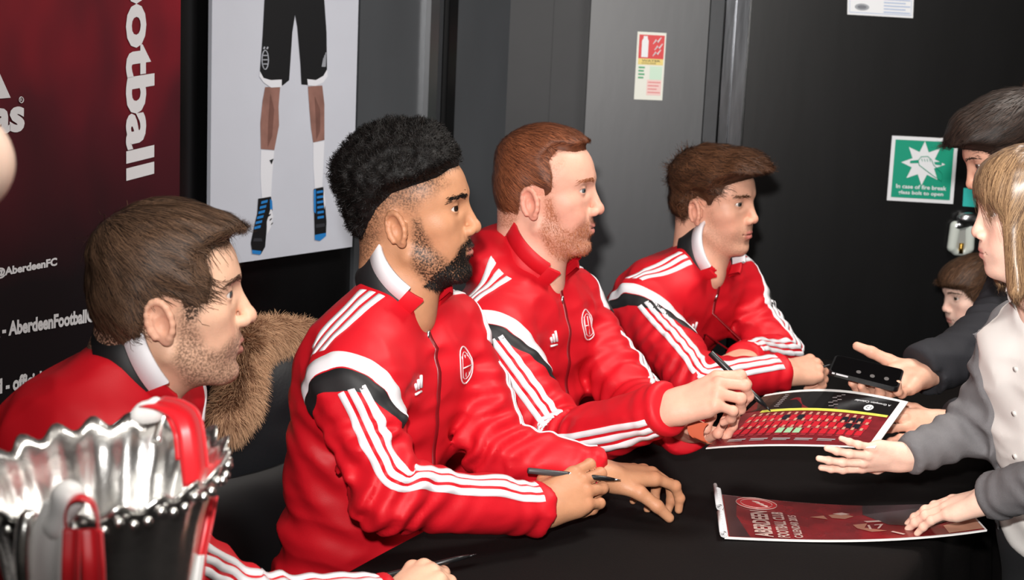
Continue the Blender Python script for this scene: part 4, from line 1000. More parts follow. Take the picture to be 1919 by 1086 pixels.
make_person('seated man in red hooded jacket with short ginger hair and beard, signing a calendar', (1017, 373, 3.03, 1.06, -10, 2, 0), f3, H3, (224, 170, 148), nb3, -30, 8, e3, w3, (hR3, hL3),
    red_jacket((cv(-.1, .3, 1), cv(.2, .2, 1), cv(.1, -.35, 1)), (cv(1, .5, .05), cv(.8, .8, 0), cv(.2, 1, 0)), hood=True, sa=.085), s=1.05, shoff=((.03, .005, -.038), (0, 0, -.03)))

# player four: wavy chestnut quiff, clean shaven
H4 = dict(mat=h_chest, back=.098, region=[(.16, .074), (.092, .080), (.074, .074), (.056, .066), (.050, .048), (.036, .040), (.028, .018), (.016, .014), (.014, .028), (-.008, .038), (-.030, .018), (-.038, -.02), (-.05, -.034), (-.16, -.03), (-.16, .25), (.2, .25)],
    thick=lambda p: .008 + .018 * sstep(.03, .10, p[:, 2]) + .014 * sstep(.03, .09, p[:, 0]), soft=.026, under=.8, scalp=(72, 50, 36), flow=crown((-.06, .02, .09), (.35, .15, .05)), n=7000, len=.036, messy=.22, pull=-.003, liftf=lambda p: .005 + .012 * sstep(.03, .09, p[:, 0]) * sstep(.05, .09, p[:, 2]), rad=.0008, rough=.004, groove=np.diag([34, 60, 50.]), jit=.5)
f4 = dict(back=.098, jaw=.001, chin=.0, nose=-.001, iris=(70, 70, 66), ruddy=.3, beard_col=(120, 84, 60), beard=[(BEARD, .012, .22)], brow_mat=h_chest, brow_n=170, gaze=-.05, lip=(200, 110, 106), wide=1.04)
nb4 = at(1322, 488, 3.57)
e4, w4 = [at(1308, 722, 3.28), at(1455, 668, 3.66)], [at(1468, 696, 3.38), at(1392, 674, 3.46)]
hR4 = Hand(w4[0], at(1535, 686, 3.42) - at(1468, 696, 3.38), cv(-.1, .8, .7), 1, *POSES['pen'], elbow=e4[0])
hL4 = Hand(w4[1], at(1340, 686, 3.42) - at(1392, 674, 3.46), A(0, 0, 1), -1, *POSES['rest'], elbow=e4[1], res=.004)
make_person('seated man in red jacket with wavy chestnut hair, clean shaven, nearest the black door', (1338, 390, 3.56, .985, -33, 0, 3), f4, H4, (224, 170, 144), nb4, -45, 33, e4, w4, (hR4, hL4),
    red_jacket((cv(-.1, .3, 1), cv(.2, .5, 1), cv(.1, .9, .8)), (cv(.9, .3, .4), cv(1, .4, .5), cv(.4, 1, .5)), s0=.10, cl=.03), shoff=((.025, 0, -.03), (0, 0, -.025)))

# ---------------------------------------------------------------- the visitors
charcoal = mat('charcoal_coat', (44, 44, 48), .8, spec=.2, bump=.15, bscale=500, var=.1, vscale=10)
cardig = mat('grey_wool', (112, 110, 112), .9, spec=.15, bump=.35, bscale=700, var=.08, vscale=40)
shirt_m = mat('white_shirt', (226, 222, 218), .75, spec=.2, bump=.08, bscale=600)
creased(shirt_m, 9, .3, .012); creased(charcoal, 10, .25, .01)
h_fair = hair_mat('hair_light_brown', (74, 50, 36), (186, 150, 112), .34, .55); h_mid = hair_mat('hair_mid_brown', (40, 28, 22), (112, 80, 58)); h_dark = hair_mat('hair_dark_brown', (20, 15, 13), (66, 50, 42))
KID = dict(back=.102, lips=.72, nose=-.005, chin=-.006, jaw=-.004, ruddy=.35, brow_n=90, brow_w=.0014, lip=(206, 122, 116), iris=(74, 66, 60), gaze=.1)
BOWL = [(.16, .050), (.094, .054), (.076, .052), (.062, .040), (.050, .020), (.034, -.006), (.016, -.010), (.014, .020), (-.008, .036), (-.028, .014), (-.036, -.03), (-.05, -.05), (-.16, -.05), (-.16, .25), (.2, .25)]
def coat_outfit(m, name='coat_shell', res=.007, fat=1.05):
    def fn(t, fr):
        g = jacket_sdf(fr, fat, 1.0, arms_r=(.074, .072, .070, .056)); j = solid(name, g, res, m, t, pad=.02)
        collar(j, fr, (m, m, m), h=.045, a0=25, a1=45)
    return fn

# girl in white shirt and grey cardigan
gs = S()
for y in (-1, 1):
    gs.rc((.000, y * .066, .050), (-.004, y * .078, -.135), .028, .026, .02).rc((-.055, y * .045, .03), (-.055, y * .058, -.150), .038, .036, .03).rc((.056, y * .056, .060), (.044, y * .074, -.110), .014, .016, .02)
gs.rc((-.075, 0, .02), (-.075, 0, -.15), .04, .036, .03)
def long_extra(p):
    r = gs(p) - .0022 * noise(p @ np.diag([90, 90, 12.])); return np.maximum(r, -(p[:, 2] + .150 + .012 * noise(p * 60)))
HG = dict(mat=h_fair, back=.102, scalp=(120, 92, 70), region=[(.16, .040), (.098, .044), (.080, .036), (.066, .024), (.056, .010), (.046, -.02), (.0, -.03), (-.05, -.05), (-.16, -.05), (-.16, .25), (.2, .25)],
    thick=lambda p: .010 + .008 * sstep(.04, .11, p[:, 2]), soft=.014, extra=long_extra, box=(A(-.15, -.13, -.17), A(.14, .13, .17)), flow=lambda p: np.stack([.5 * sstep(.03, .09, p[:, 2]) * np.sign(p[:, 0] + .0), .45 * np.sign(p[:, 1]) * sstep(.03, .1, p[:, 2]), -np.ones(len(p)) * .9], 1),
    n=11000, len=.10, lenf=lambda p: 1 - .9 * sstep(-.05, -.11, p[:, 2]), messy=.05, lift=.001, rad=.0007, rough=.0016, groove=np.diag([90, 90, 14.]), seg=6, jit=.10)
nbG = at(1968, 568, 2.47)
eG, wG = [at(1822, 806, 2.64), at(2010, 892, 2.28)], [at(1694, 858, 2.60), at(1856, 930, 2.465)]
hRG = Hand(wG[0], at(1600, 858, 2.58) - at(1694, 858, 2.60), cv(.1, -.6, .8), 1, [(2, 8, 4), (3, 9, 5), (4, 10, 5), (6, 12, 6)], [(.040, .050, -.020), (.066, .058, -.034), (.088, .060, -.042)], elbow=eG[0], s=.8)
hLG = Hand(wG[1], at(1775, 950, 2.52) - at(1856, 930, 2.465), cv(-.1, 1, .35), -1, [(6, 12, 6), (5, 12, 6), (5, 12, 6), (7, 14, 6)], POSES['flat'][1], elbow=eG[1], s=.9)
def girl_outfit(t, fr):
    noarm = dict(fr); noarm['el'] = [None, None]; g = jacket_sdf(noarm, .98, .8); sh_ = solid('shirt', g, .006, shirt_m, t, pad=.02)
    collar(sh_, fr, (shirt_m, shirt_m, shirt_m), h=.042, r=(.072, .068), a0=22, a1=45, tilt=.5)
    b = bvh_of(sh_); nb, F_, L_, U_ = fr['nb'], fr['F'], fr['L'], fr['U']; bm = mat('shirt_button', (210, 208, 204), .3)
    for k in range(4):
        p = trace(b, (nb - U_ * (.09 + .075 * k) - F_ * .02)[None], F_[None], .25)[0]; MB().tube([p - F_ * .001, p + F_ * .0025], .005, 10).build('button', bm, sh_, True)
    c0 = jacket_sdf(fr, 1.05, .7, arms_r=(.066, .056, .054, .048)); nb, F_, L_, U_ = fr['nb'], fr['F'], fr['L'], fr['U']
    def c(P):
        d = c0(P); q = P - nb; arm = np.full(len(P), 9.0)
        for i in (0, 1):
            for a, b_ in ((fr['sh'][i], fr['el'][i]), (fr['el'][i], fr['wr'][i])):
                v = b_ - a; h = np.clip((P - a) @ v / (v @ v), 0, 1); arm = np.minimum(arm, np.linalg.norm(P - a - h[:, None] * v, axis=1) - .075)
        return np.maximum(d, np.minimum(np.minimum(q @ F_ + .02, .5 * (.15 + .085 + .045 * sstep(-.32, -.12, q @ U_)) - np.abs(q @ L_ - .5 * (.15 - .085 - .045 * sstep(-.32, -.12, q @ U_)))), arm))
    c.lo, c.hi = c0.lo, c0.hi
    solid('cardigan', c, .006, cardig, t, pad=.02, fit=0)
make_person('girl with shoulder-length fair hair in white shirt and grey cardigan, holding a calendar', (1940, 416, 2.46, .905, 173, -5, -1), dict(KID, brow_mat=h_fair, ), HG, (238, 196, 176), nbG, 203, 15, eG, wG, (hRG, hLG), girl_outfit, shoff=((-.02, .05, -.03), (0, 0, 0)), s=.80, sit=False, hres=.0024, neck_r=.046)

# teenager in a charcoal coat, holding a phone
hdT = Head(0, 0, 1, .93, 172, -22, 0); oT = at(1816, 349, 2.98) - hdT.s * (hdT.R @ A(.108, 0, -.018)); vT = oT - CAM; dT = vT @ FC
HT = dict(mat=h_dark, back=.1, scalp=(40, 30, 26), region=[(.16, .058), (.094, .062), (.074, .054), (.058, .046), (.046, .026), (.030, .004), (.016, .002), (.014, .026), (-.008, .036), (-.028, .014), (-.036, -.03), (-.05, -.05), (-.16, -.05), (-.16, .25), (.2, .25)],
    thick=lambda p: .010 + .018 * sstep(.03, .10, p[:, 2]) + .008 * sstep(.05, .09, p[:, 0]), soft=.02, flow=crown((-.06, .0, .10), (.3, 0, -.1)), n=6000, len=.04, messy=.15, lift=.004, rad=.0008, rough=.002, groove=np.diag([40, 90, 60.]))
nbT = oT + A(.125, .03, -.125)
eT, wT = [at(1872, 632, 2.93), at(1900, 800, 2.80)], [at(1726, 700, 2.88), at(1768, 794, 2.81)]
hRT = Hand(wT[0], cv(-.72, -.22, .60), cv(.1, -.85, -.5), 1, [(2, 10, 26), (4, 14, 34), (6, 18, 40), (8, 22, 44)], [(.036, .052, -.018), (.054, .082, -.030), (.066, .108, -.036)], elbow=eT[0], r=1.05, s=1.0)
hLT = Hand(wT[1], at(1700, 792, 2.79) - at(1768, 794, 2.81), cv(0, .6, .8), -1, *POSES['flat'], elbow=eT[1], s=.85)
ppx = 959.5 + FPX * (vT @ RC) / dT; ppy = 543 - FPX * (vT @ UC) / dT
make_person('teenage boy in charcoal coat with short dark hair, looking down at a phone', (ppx, ppy, dT, .93, 172, -22, 0), dict(KID, nose=-.004, chin=-.003, brow_mat=h_dark), HT, (216, 166, 142), nbT, 188, 20, eT, wT, (hRT, hLT), coat_outfit(charcoal), s=.92, sit=False, hres=.0028)

# small boy behind
HB = dict(mat=h_mid, back=.104, scalp=(70, 50, 40), region=BOWL, thick=lambda p: .008 + .012 * sstep(.03, .10, p[:, 2]), soft=.02, flow=crown((-.05, 0, .11), (.2, 0, -.3)), n=5000, len=.045, messy=.10, lift=.003, rad=.0009, rough=.0016, groove=np.diag([40, 90, 60.]))
nbB = at(1846, 654, 4.15); FB = A(-1, 0, 0)
eB = [nbB + A(-.02, .17, -.28), nbB + A(-.02, -.17, -.28)]; wB = [e + A(-.12, 0, -.14) for e in eB]
make_person('small boy with brown fringe in charcoal coat, behind the outstretched sleeve', (1826, 560, 4.15, .855, 192, -10, 0), dict(KID, brow_mat=h_mid, nose=-.004), HB, (244, 204, 186), nbB, 182, 2, eB, wB, [Hand(wB[i], A(-.4, 0, -1), A(0, (1, -1)[i], 0), (1, -1)[i], *POSES['rest'], s=.7, elbow=eB[i], res=.004) for i in (0, 1)], coat_outfit(mat('black_school_coat', (34, 34, 38), .85, bump=.1, bscale=400)), s=.74, sit=False, hres=.0028)

# tall onlooker whose hair shows at the edge of the view
nbO = at(2045, 338, 3.78); eO = [nbO + A(.10, .22, -.34), nbO + A(.10, -.22, -.34)]; wO = [e + A(.02, 0, -.25) for e in eO]
HO = dict(HB, mat=h_brown, n=2500, scalp=(60, 44, 34)); make_person('tall onlooker with brown hair standing behind the teenage boy', (2006, 224, 3.78, 1.04, 180, -6, 0), dict(KID, brow_mat=h_brown, nose=0., chin=0., jaw=0.), HO, (222, 176, 150), nbO, 180, 15, eO, wO, [Hand(wO[i], A(-.3, 0, -1), A(0, (1, -1)[i], 0), (1, -1)[i], *POSES['rest'], elbow=eO[i], res=.005) for i in (0, 1)], coat_outfit(mat('navy_coat', (30, 34, 46), .85), res=.010), s=1.04, sit=False, hres=.004)

# bare-armed bystander whose elbow reaches into view beside the banner
nbY = at(-880, 440, 1.38) ; eY = [at(-80, 304, 1.12), nbY + A(-.25, .02, -.30)]; wY = [at(-250, 120, 1.02), nbY + A(-.2, .2, -.5)]
FY, LY, UY = torso_frame(60, 2)
def tee_outfit(t, fr):
    q = dict(fr); q['wr'] = [fr['sh'][i] * .45 + fr['el'][i] * .55 for i in (0, 1)]; q['el'] = [fr['sh'][i] * .7 + fr['el'][i] * .3 for i in (0, 1)]
    g = jacket_sdf(q, 1.0, .8, arms_r=(.07, .066, .066, .062)); solid('t_shirt', g, .012, mat('white_tee', (220, 220, 222), .8), t, pad=.02)
    f = S()
    for i in (0, 1): f.rc(fr['sh'][i], fr['el'][i], .048, .036, .02).rc(fr['el'][i], fr['wr'][i], .037, .027, .02)
    V, Q = mesh_sdf(f, f.lo - .02, f.hi + .02, .006, 1); n = len(V)
    obj('bare_arms', V, Q, SKIN, t, True, {'Col': np.tile(np.array(s2l((240, 206, 186))[:3]), (n, 1)), 'beard': np.zeros(n), 'BeardCol': np.zeros((n, 3))})
make_person('bystander with a raised bare elbow in front of the banner', tuple(list((-880, 180, 1.38)) + [1.0, 60, 0, 0]), dict(KID, brow_mat=h_mid, nose=0., chin=0., jaw=0.), dict(HB, n=1500), (236, 200, 180), nbY, 60, 2, eY, wY, [Hand(wY[i], (wY[i] - eY[i]), cv(.3, .2, 1), (1, -1)[i], *POSES['rest'], elbow=eY[i], res=.005) for i in (0, 1)], tee_outfit, sit=False, hres=.004, brow=False)

# ================================================================== chairs
cplast = mat('black_plastic', (22, 22, 24), .5); cmetal = mat('chair_metal', (60, 60, 64), .35, metal=.9)
names = ('beside the trophy', 'with the fur-hooded coat on its back', 'under the man in the hooded jacket', 'by the back wall, under the clean-shaven man')
CH = []
for fr, nm in zip(PEOPLE[:4], names):
    p = fr['pel']; F_, L_ = fr['Fh'], fr['L'] * A(1, 1, 0); L_ = nrm(L_); b = A(p[0], p[1], 0) + F_ * .04
    t = thing('chair', 'black plastic chair ' + nm, 'chair', b, 'chairs behind the signing table'); CH.append((b, F_, L_))
    MB().box(b + ZU * .425, F_ * .20, L_ * .185, ZU * .012).build('seat', cplast, t)
    bk = MB(); bk.grid(np.array([[b - F_ * (.215 + .04 * v - .05 * (1 - (u * u))) + L_ * u * .18 + ZU * (.50 + .30 * v) for u in np.linspace(-1, 1, 9)] for v in np.linspace(0, 1, 5)]))
    bo = bk.build('backrest', cplast, t, True); sm_ = bo.modifiers.new('thick', 'SOLIDIFY'); sm_.thickness = .012
    for a in (-1, 1):
        for c_ in (-1, 1): MB().tube([b + F_ * .17 * a + L_ * .15 * c_ + ZU * .415, b + F_ * .2 * a + L_ * .17 * c_], .011, 8).build('leg', cmetal, t, True)
        MB().tube([b - F_ * .18 + L_ * .165 * a + ZU * .42, b - F_ * .215 + L_ * .168 * a + ZU * .55, b - F_ * .245 + L_ * .168 * a + ZU * .78], .011, 8).build('back_post', cmetal, t, True)

# ================================================================== coat with a fur hood on the second chair
b, F_, L_ = CH[1]; Rm = np.stack([F_, L_, ZU], 1)
cb = b - F_ * .30
t = thing('coat', 'black padded coat with brown fur-trimmed hood hung on a chair', 'coat', cb)
def cp_(px, py, off=.30): return onpl(px, py, b - F_ * off, F_)
f = S(); f.el(cp_(500, 800), A(.06, .17, .15), Rm, .05); f.el(cp_(490, 960), A(.062, .19, .26), Rm, .06); f.el(cp_(490, 1180), A(.06, .18, .20), Rm, .06)
f.el(cp_(530, 728, .31), A(.062, .11, .07), Rm, .04); f.rc(cp_(425, 860, .315), cp_(432, 1150, .315), .052, .048, .04); f.rc(cp_(565, 840, .315), cp_(566, 1120, .315), .052, .048, .04)
def cf(P):
    n1 = noise(P * 9); return f(P) + .008 * n1 + .006 * (np.abs(noise(P @ np.diag([16, 16, 7.]) + n1[:, None])) - .3)
cf.lo, cf.hi = f.lo, f.hi
solid('coat_body', cf, .007, mat('black_padded_nylon', (20, 21, 25), .55, spec=.35, bump=.1, bscale=200), t, pad=.03)
path = [cp_(*q) for q in ((592, 640, .32), (560, 634, .32), (520, 630, .31), (480, 634, .29), (456, 664, .265), (452, 710, .25), (446, 752, .24), (425, 784, .235))]
fs = S()
for a, c_ in zip(path[:-1], path[1:]): fs.rc(a, c_, .028, .033, .02)
V, Q = mesh_sdf(fs, fs.lo - .01, fs.hi + .01, .006, 1); n = 22000; ix = RNG.integers(0, len(V), n); g = grad(fs, V[ix])
D = g + A(.1, -.1, -.7) + RNG.normal(0, .35, (n, 3)); D /= np.linalg.norm(D, axis=1, keepdims=True)
ln = .010 + .016 * RNG.random(n); sd = nrm_rows(np.cross(D, RNG.normal(0, 1, (n, 3)))); SV = []
for k in range(4): p = V[ix] + D * (ln * k / 3)[:, None] + A(0, 0, -1) * (ln * .25 * (k / 3) ** 2)[:, None]; wv = .0007 * (1 - k / 3.3); SV += [p - sd * wv, p + sd * wv]
SV = np.stack(SV, 1).reshape(-1, 3); bq = np.arange(n)[:, None] * 8; SQ = np.concatenate([bq + np.array([2 * i, 2 * i + 1, 2 * i + 3, 2 * i + 2]) for i in range(3)])
tn_ = np.concatenate([np.full(len(V), .1), (np.tile(np.repeat(np.arange(4), 2) / 3, n) * .6 + np.repeat(RNG.random(n), 8) * .4)])
fo = obj('fur_trim', np.concatenate([V, SV]), np.concatenate([Q, SQ + len(V)]), hair_mat('brown_fur', (104, 64, 44), (238, 192, 152), .6, .2), t, True, {'tone': tn_})
fo['kind'] = 'stuff'

# ================================================================== calendars
def sheet_obj(P, nu, nv, name, m, parent, thick=.002):
    G = np.array([[P(u, v, 0) for v in np.linspace(0, 1, nv)] for u in np.linspace(0, 1, nu)]); B_ = np.array([[P(u, v, -thick) for v in np.linspace(0, 1, nv)] for u in np.linspace(0, 1, nu)])
    mb = MB().grid(G); mb.grid(B_[:, ::-1])
    for a, c_ in ((G[:, 0], B_[:, 0]), (B_[:, -1], G[:, -1]), (B_[0], G[0]), (G[-1], B_[-1])): mb.grid(np.stack([a, c_], 1))
    return mb.build(name, m, parent, True)
def decal(P, quads, off, name, m, parent, nu=2):
    mb = MB()
    for q in quads:
        k = len(q)
        if k == 4 and nu > 2:
            q = [A(*x) for x in q]; mb.grid(np.array([[P(*((q[0] * (1 - a) + q[1] * a) * (1 - c_) + (q[3] * (1 - a) + q[2] * a) * c_), off) for c_ in (0, .5, 1)] for a in np.linspace(0, 1, nu)]))
        else: mb.poly([P(x, y, off) for x, y in q])
    return mb.build(name, m, parent, False)
def rect(u0, v0, u1, v1): return [(u0, v0), (u1, v0), (u1, v1), (u0, v1)]
def text_on(P, s, o, eu, ev, name, m, parent, off=.0012, bold=.02):
    c = text(s, name, A(0, 0, 0), A(1, 0, 0), A(0, 1, 0), m, None, bold); V = np.array([v.co[:] for v in c.data.vertices])
    W_ = np.array([P(*(A(*o) + x * A(*eu) + y * A(*ev)), off) for x, y, _ in V]) - LOC[parent]
    c.data.vertices.foreach_set('co', W_.ravel()); c.data.update(); c.parent = parent; LOC[c] = LOC[parent]; return c
glossy = dict(rough=.22, spec=.5)
# calendar lying on the table, cover up
q = [onz(1346, 925, TZ + .004), onz(1800, 978, TZ + .004), onz(1846, 1030, TZ + .004), onz(1358, 1006, TZ + .004)]
def P2(u, v, off): return (q[0] * (1 - u) + q[1] * u) * (1 - v) + (q[3] * (1 - u) + q[2] * u) * v + ZU * (.036 * u ** 2.6 + off)
t = thing('wall_calendar', 'red football calendar lying on the black tablecloth under the girl\'s hand', 'calendar', q[0])
sheet_obj(P2, 16, 5, 'pages', mat('paper_white', (226, 224, 222), .5), t, .003)
cov = mat('cover_red', (122, 22, 28), .2, spec=.5, var=.55, vscale=14)
decal(P2, [rect(.015, .01, .992, .985)], .0006, 'cover', cov, t, 16)
dk = mat('cover_dark', (52, 30, 34), .22, var=.4, vscale=25); pk = mat('cover_pale', (196, 168, 160), .25); skn = mat('cover_skin', (170, 116, 96), .25)
for q_ in [[(.02, .02), (.08, .02), (.06, .5), (.10, .98), (.02, .98)], [(.60, .02), (.98, .02), (.99, .45), (.80, .72), (.66, .60), (.58, .3)]]: decal(P2, [q_], .0010, 'cover_dark_print', dk, t)  # dark areas of the printed cover
for q_ in [[(.44, .34), (.50, .28), (.54, .36), (.50, .44), (.45, .42)], [(.52, .60), (.58, .56), (.56, .68), (.64, .78), (.58, .80), (.53, .70)], [(.36, .42), (.42, .36), (.43, .46)]]: decal(P2, [q_], .0014, 'cover_figure', skn, t)
for q_ in [[(.46, .30), (.50, .26), (.53, .30), (.49, .34)], [(.57, .50), (.63, .48), (.64, .52), (.58, .54)], [(.66, .80), (.70, .90), (.69, .92), (.65, .82)]]: decal(P2, [q_], .0018, 'cover_pale_print', pk, t)  # small pale bits of the cover print
decal(P2, [[(.72, .10), (.82, .18), (.83, .26), (.74, .16)]], .0014, 'cover_scarf', mat('scarf_yellow', (180, 178, 60), .4), t)
decal(P2, [[(.86, .72), (.99, .60), (.99, .96), (.86, .97)]], .0012, 'cover_peach_panel', mat('cover_peach', (190, 140, 116), .25), t)  # flat peach panel at the lifted end of the cover
m_ = MB(); ring = [P2(.155 + .085 * math.cos(a), .17 + .145 * math.sin(a), .002) for a in np.linspace(0, 2 * math.pi, 29)]; m_.poly(ring[:-1][::-1]); m_.build('crest_disc', mat('crest_red', (190, 26, 36), .3), t)
m_ = MB().tube(ring, .0008, 4); m_.tube([P2(.155 + .066 * math.cos(a), .17 + .11 * math.sin(a), .0024) for a in np.linspace(0, 2 * math.pi, 25)], .0006, 4)
for a, c_ in ((.14, .12), (.155, .16), (.17, .2)): m_.tube([P2(a, c_, .0024), P2(a + .03, c_ + .03, .0024)], .0016, 4)
m_.build('crest_ring', pk, t, True)
text_on(P2, 'ABERDEEN', (.190, .97), (0, -.62), (-.070, 0), 'lettering', pk, t, .002, .03)
text_on(P2, 'FOOTBALL CLUB', (.255, .97), (0, -.62), (-.048, 0), 'lettering', pk, t, .002, .03)
text_on(P2, 'CALENDAR 2015', (.305, .97), (0, -.56), (-.034, 0), 'lettering', pk, t, .002, .03)
text_on(P2, '17', (.575, .74), (.065, -.03), (.0, -.12), 'shirt_number', pk, t, .002, .01)
sp = MB()
for k in range(34):
    v = .0 + k / 33.; 
    if .40 < v < .52: continue
    c0 = P2(-.004, v, 0); sp.tube([c0 + A(math.cos(a) * .006, 0, .006 + math.sin(a) * .006) for a in np.linspace(0, 2 * math.pi, 9)], .0012, 4, False)
for v0, v1 in ((-.12, .38), (.54, 1.0)): sp.tube([P2(-.012, v0, .008), P2(-.012, v1, .008)], .004, 6)
sp.build('spiral_binding', mat('binding_white', (222, 222, 224), .4), t, True)
# calendar held open above the table
k1 = [at(1434, 726, 2.84), at(1702, 752, 2.71), at(1640, 838, 2.56), at(1322, 826, 2.64)]
n1_ = nrm(np.cross(k1[2] - k1[3], k1[0] - k1[3])); n1_ = n1_ if n1_[2] > 0 else -n1_
def P1(u, v, off): return (k1[0] * (1 - u) + k1[1] * u) * (1 - v) + (k1[3] * (1 - u) + k1[2] * u) * v + n1_ * (off + .012 * math.sin(math.pi * u) * (1 - v) - .014 * (1 - u) ** 3)
t = thing('wall_calendar', 'open glossy calendar with a team photograph, held up for signing', 'calendar', k1[3])
sheet_obj(P1, 14, 9, 'page', MATS['paper_white'], t, .0016)
decal(P1, [rect(.0, .05, .955, .985)], .0005, 'print_ground', mat('print_maroon', (112, 30, 36), .22, var=.25, vscale=40), t, 14)
decal(P1, [rect(.0, .05, .955, .36)], .0009, 'print_header', mat('print_header_black', (18, 15, 16), .22), t, 14)
decal(P1, [[(.0, .12), (.30, .16), (.62, .34), (.40, .36), (.0, .36)]], .0012, 'print_red_wedge', mat('print_dark_red', (110, 16, 24), .25), t)
decal(P1, [[(.12, .365), (.945, .355), (.945, .40), (.12, .41)]], .0013, 'print_yellow_line', mat('print_yellow', (204, 204, 84), .3), t, 10)
gt = mat('print_grey_text', (150, 140, 142), .3)
decal(P1, [rect(.18, .09 + .03 * k, .60 - .02 * (k % 3), .10 + .03 * k) for k in range(8)], .0016, 'print_paragraph', gt, t)
text_on(P1, 'A Grampian Calendar', (.92, .14), (-.24, 0), (0, .045), 'lettering', wt, t, .0018, .0)
m_ = MB().poly([P1(.80 + .03 * math.cos(a), .27 + .055 * math.sin(a), .0018) for a in np.linspace(2 * math.pi, 0, 19)[:-1]]).build('print_badge', white_m, t)
text_on(P1, '12', (.817, .245), (-.034, 0), (0, .05), 'lettering', inkblk, t, .0022, .0)
redp = mat('print_shirt_red', (186, 30, 44), .25); hd_ = mat('print_face', (190, 140, 120), .25); drk = mat('print_dark_kit', (24, 26, 34), .25); grn = mat('print_keeper_green', (150, 190, 150), .25)
rows = [(.47, 17, 0), (.58, 16, .4), (.70, 15, .2)]; tors = {0: [], 1: [], 2: []}; heads = []; shorts = []
for r_, (v0, n_, sh_) in enumerate(rows):
    for k in range(n_):
        u0 = .10 + .80 * (k + sh_ * .5) / n_; w_ = .021; kind = 0
        if r_ == 0 and k in (5, 7, 13, 14, 15): kind = 1
        if r_ == 1 and k in (13, 14): kind = 1
        if r_ == 2 and k in (5, 6, 7): kind = 2
        tors[kind].append([(u0 - w_, v0 + .10), (u0 + w_, v0 + .10), (u0 + w_ * .9, v0 + .015), (u0 - w_ * .9, v0 + .015)])
        heads.append([(u0 - .009, v0 + .012), (u0 + .009, v0 + .012), (u0 + .008, v0 - .034), (u0 - .008, v0 - .034)]); shorts.append([(u0 - .016, v0 + .14), (u0 + .016, v0 + .14), (u0 + .016, v0 + .10), (u0 - .016, v0 + .10)])
for q_, o_, nm, m_ in ((tors[0], .0016, 'print_red_shirts', redp), (tors[1], .0017, 'print_dark_shirts', drk), (tors[2], .0018, 'print_green_shirts', grn), (heads, .0020, 'print_faces', hd_), (shorts, .0014, 'print_shorts', mat('print_shorts', (140, 40, 48), .25))):
    decal(P1, q_, o_, nm, m_, t)['kind'] = 'stuff'
decal(P1, [rect(.10 + .135 * k, .885, .205 + .135 * k, .905) for k in range(6)], .0016, 'print_captions', gt, t)
decal(P1, [rect(.10 + .135 * k, .915, .19 + .135 * k, .925) for k in range(6)], .0016, 'print_captions', gt, t)
# curled corner of the page at the signing end
cu = MB().grid(np.array([[at(1322 + 6 * j, 826 + 5 * math.sin(j * .6), 2.63) - RC * (.004 + .018 * math.sin(a)) + ZU * (.020 - .020 * math.cos(a)) for a in np.linspace(0, 2.6, 7)] for j in range(-2, 4)]))
cu.build('curled_corner', mat('page_back_orange', (200, 96, 66), .3), t, True)

# ================================================================== pens and phone
pblk = mat('pen_black', (20, 20, 22), .35); pgrey = mat('pen_dark_grey', (62, 60, 62), .4)
def pen(label, a, b, r=.0052, cap=.45, m1=pgrey, ring=True):
    a, b = A(*a), A(*b); d = b - a; t = thing('marker_pen', label, 'pen', a, 'signing pens')
    MB().tube([a, a + d * .01, a + d * (cap - .01), a + d * cap], [r * .85, r, r, r * .92], 14).build('barrel', m1, t, True)
    MB().tube([a + d * cap, a + d * .82, a + d * .93], [r * .9, r * .86, r * .5], 14).build('grip', pblk, t, True)
    if ring: MB().tube([a + d * (cap - .03), a + d * (cap + .02)], r * 1.05, 14).build('ring', chrome, t, True)
    MB().tube([a + d * .93, b], [r * .42, r * .15], 10).build('tip', chrome if ring else pblk, t, True)
pen('dark grey pen with silver ring in the bearded curly-haired man\'s fist', at(989, 881, 2.485), at(1163, 899, 2.53))
pen('black marker held upright over the team photograph', at(1331, 660, 2.62), at(1444, 770, 2.60), .0058, .55, pblk, False)
pen('black pen in the hand of the man with side-swept hair', at(690, 1086, 2.11), at(893, 1038, 2.185), .0045, .5, pblk, False)
pen('slim pen held by the clean-shaven man', at(1500, 694, 3.40), at(1566, 682, 3.42), .0035, .6, mat('pen_silver', (180, 182, 186), .3, metal=.6), False)
ph = [at(1566, 664, 2.82), at(1695, 692, 2.80), at(1684, 727, 2.73), at(1553, 694, 2.75)]
pn = nrm(np.cross(ph[2] - ph[3], ph[0] - ph[3])); pn = pn if pn[2] > 0 else -pn
def rr(c, ins, rad):
    cen = sum(c) / 4; c = [p + (cen - p) * ins for p in c]; o = []
    for i in range(4):
        p, a, b_ = c[i], c[i - 1], c[(i + 1) % 4]; da, db = nrm(a - p), nrm(b_ - p)
        for k in np.linspace(0, 1, 6): o.append(p + da * rad * (1 - k) ** 2 + db * rad * k ** 2)
    return o
t = thing('smartphone', 'black smartphone lying in an open palm', 'phone', sum(ph) / 4)
slab(rr(ph, 0, .012)[::-1], pn, .009).build('case', mat('phone_case', (16, 16, 18), .3), t)
MB().poly([p + pn * .0006 for p in rr(ph, .05, .009)][::-1]).build('screen', mat('phone_glass', (10, 9, 10), .08, spec=.6), t)
lp = lambda u, v: (ph[0] * (1 - u) + ph[1] * u) * (1 - v) + (ph[3] * (1 - u) + ph[2] * u) * v
for u, v in ((.40, .70), (.60, .74), (.80, .70)): MB().poly([lp(u + .035 * math.cos(a), v + .09 * math.sin(a)) + pn * .0011 for a in np.linspace(2 * math.pi, 0, 15)[:-1]]).build('key_print', mat('phone_key', (92, 88, 88), .4), t)
for u0, u1 in ((.05, .09), (.11, .28)): MB().poly([lp(u0, 1) - pn * .001, lp(u1, 1) - pn * .001, lp(u1, 1) - pn * .0045, lp(u0, 1) - pn * .0045]).build('side_key', mat('phone_side_silver', (210, 210, 214), .3), t).location += Vector(-FC * .001)

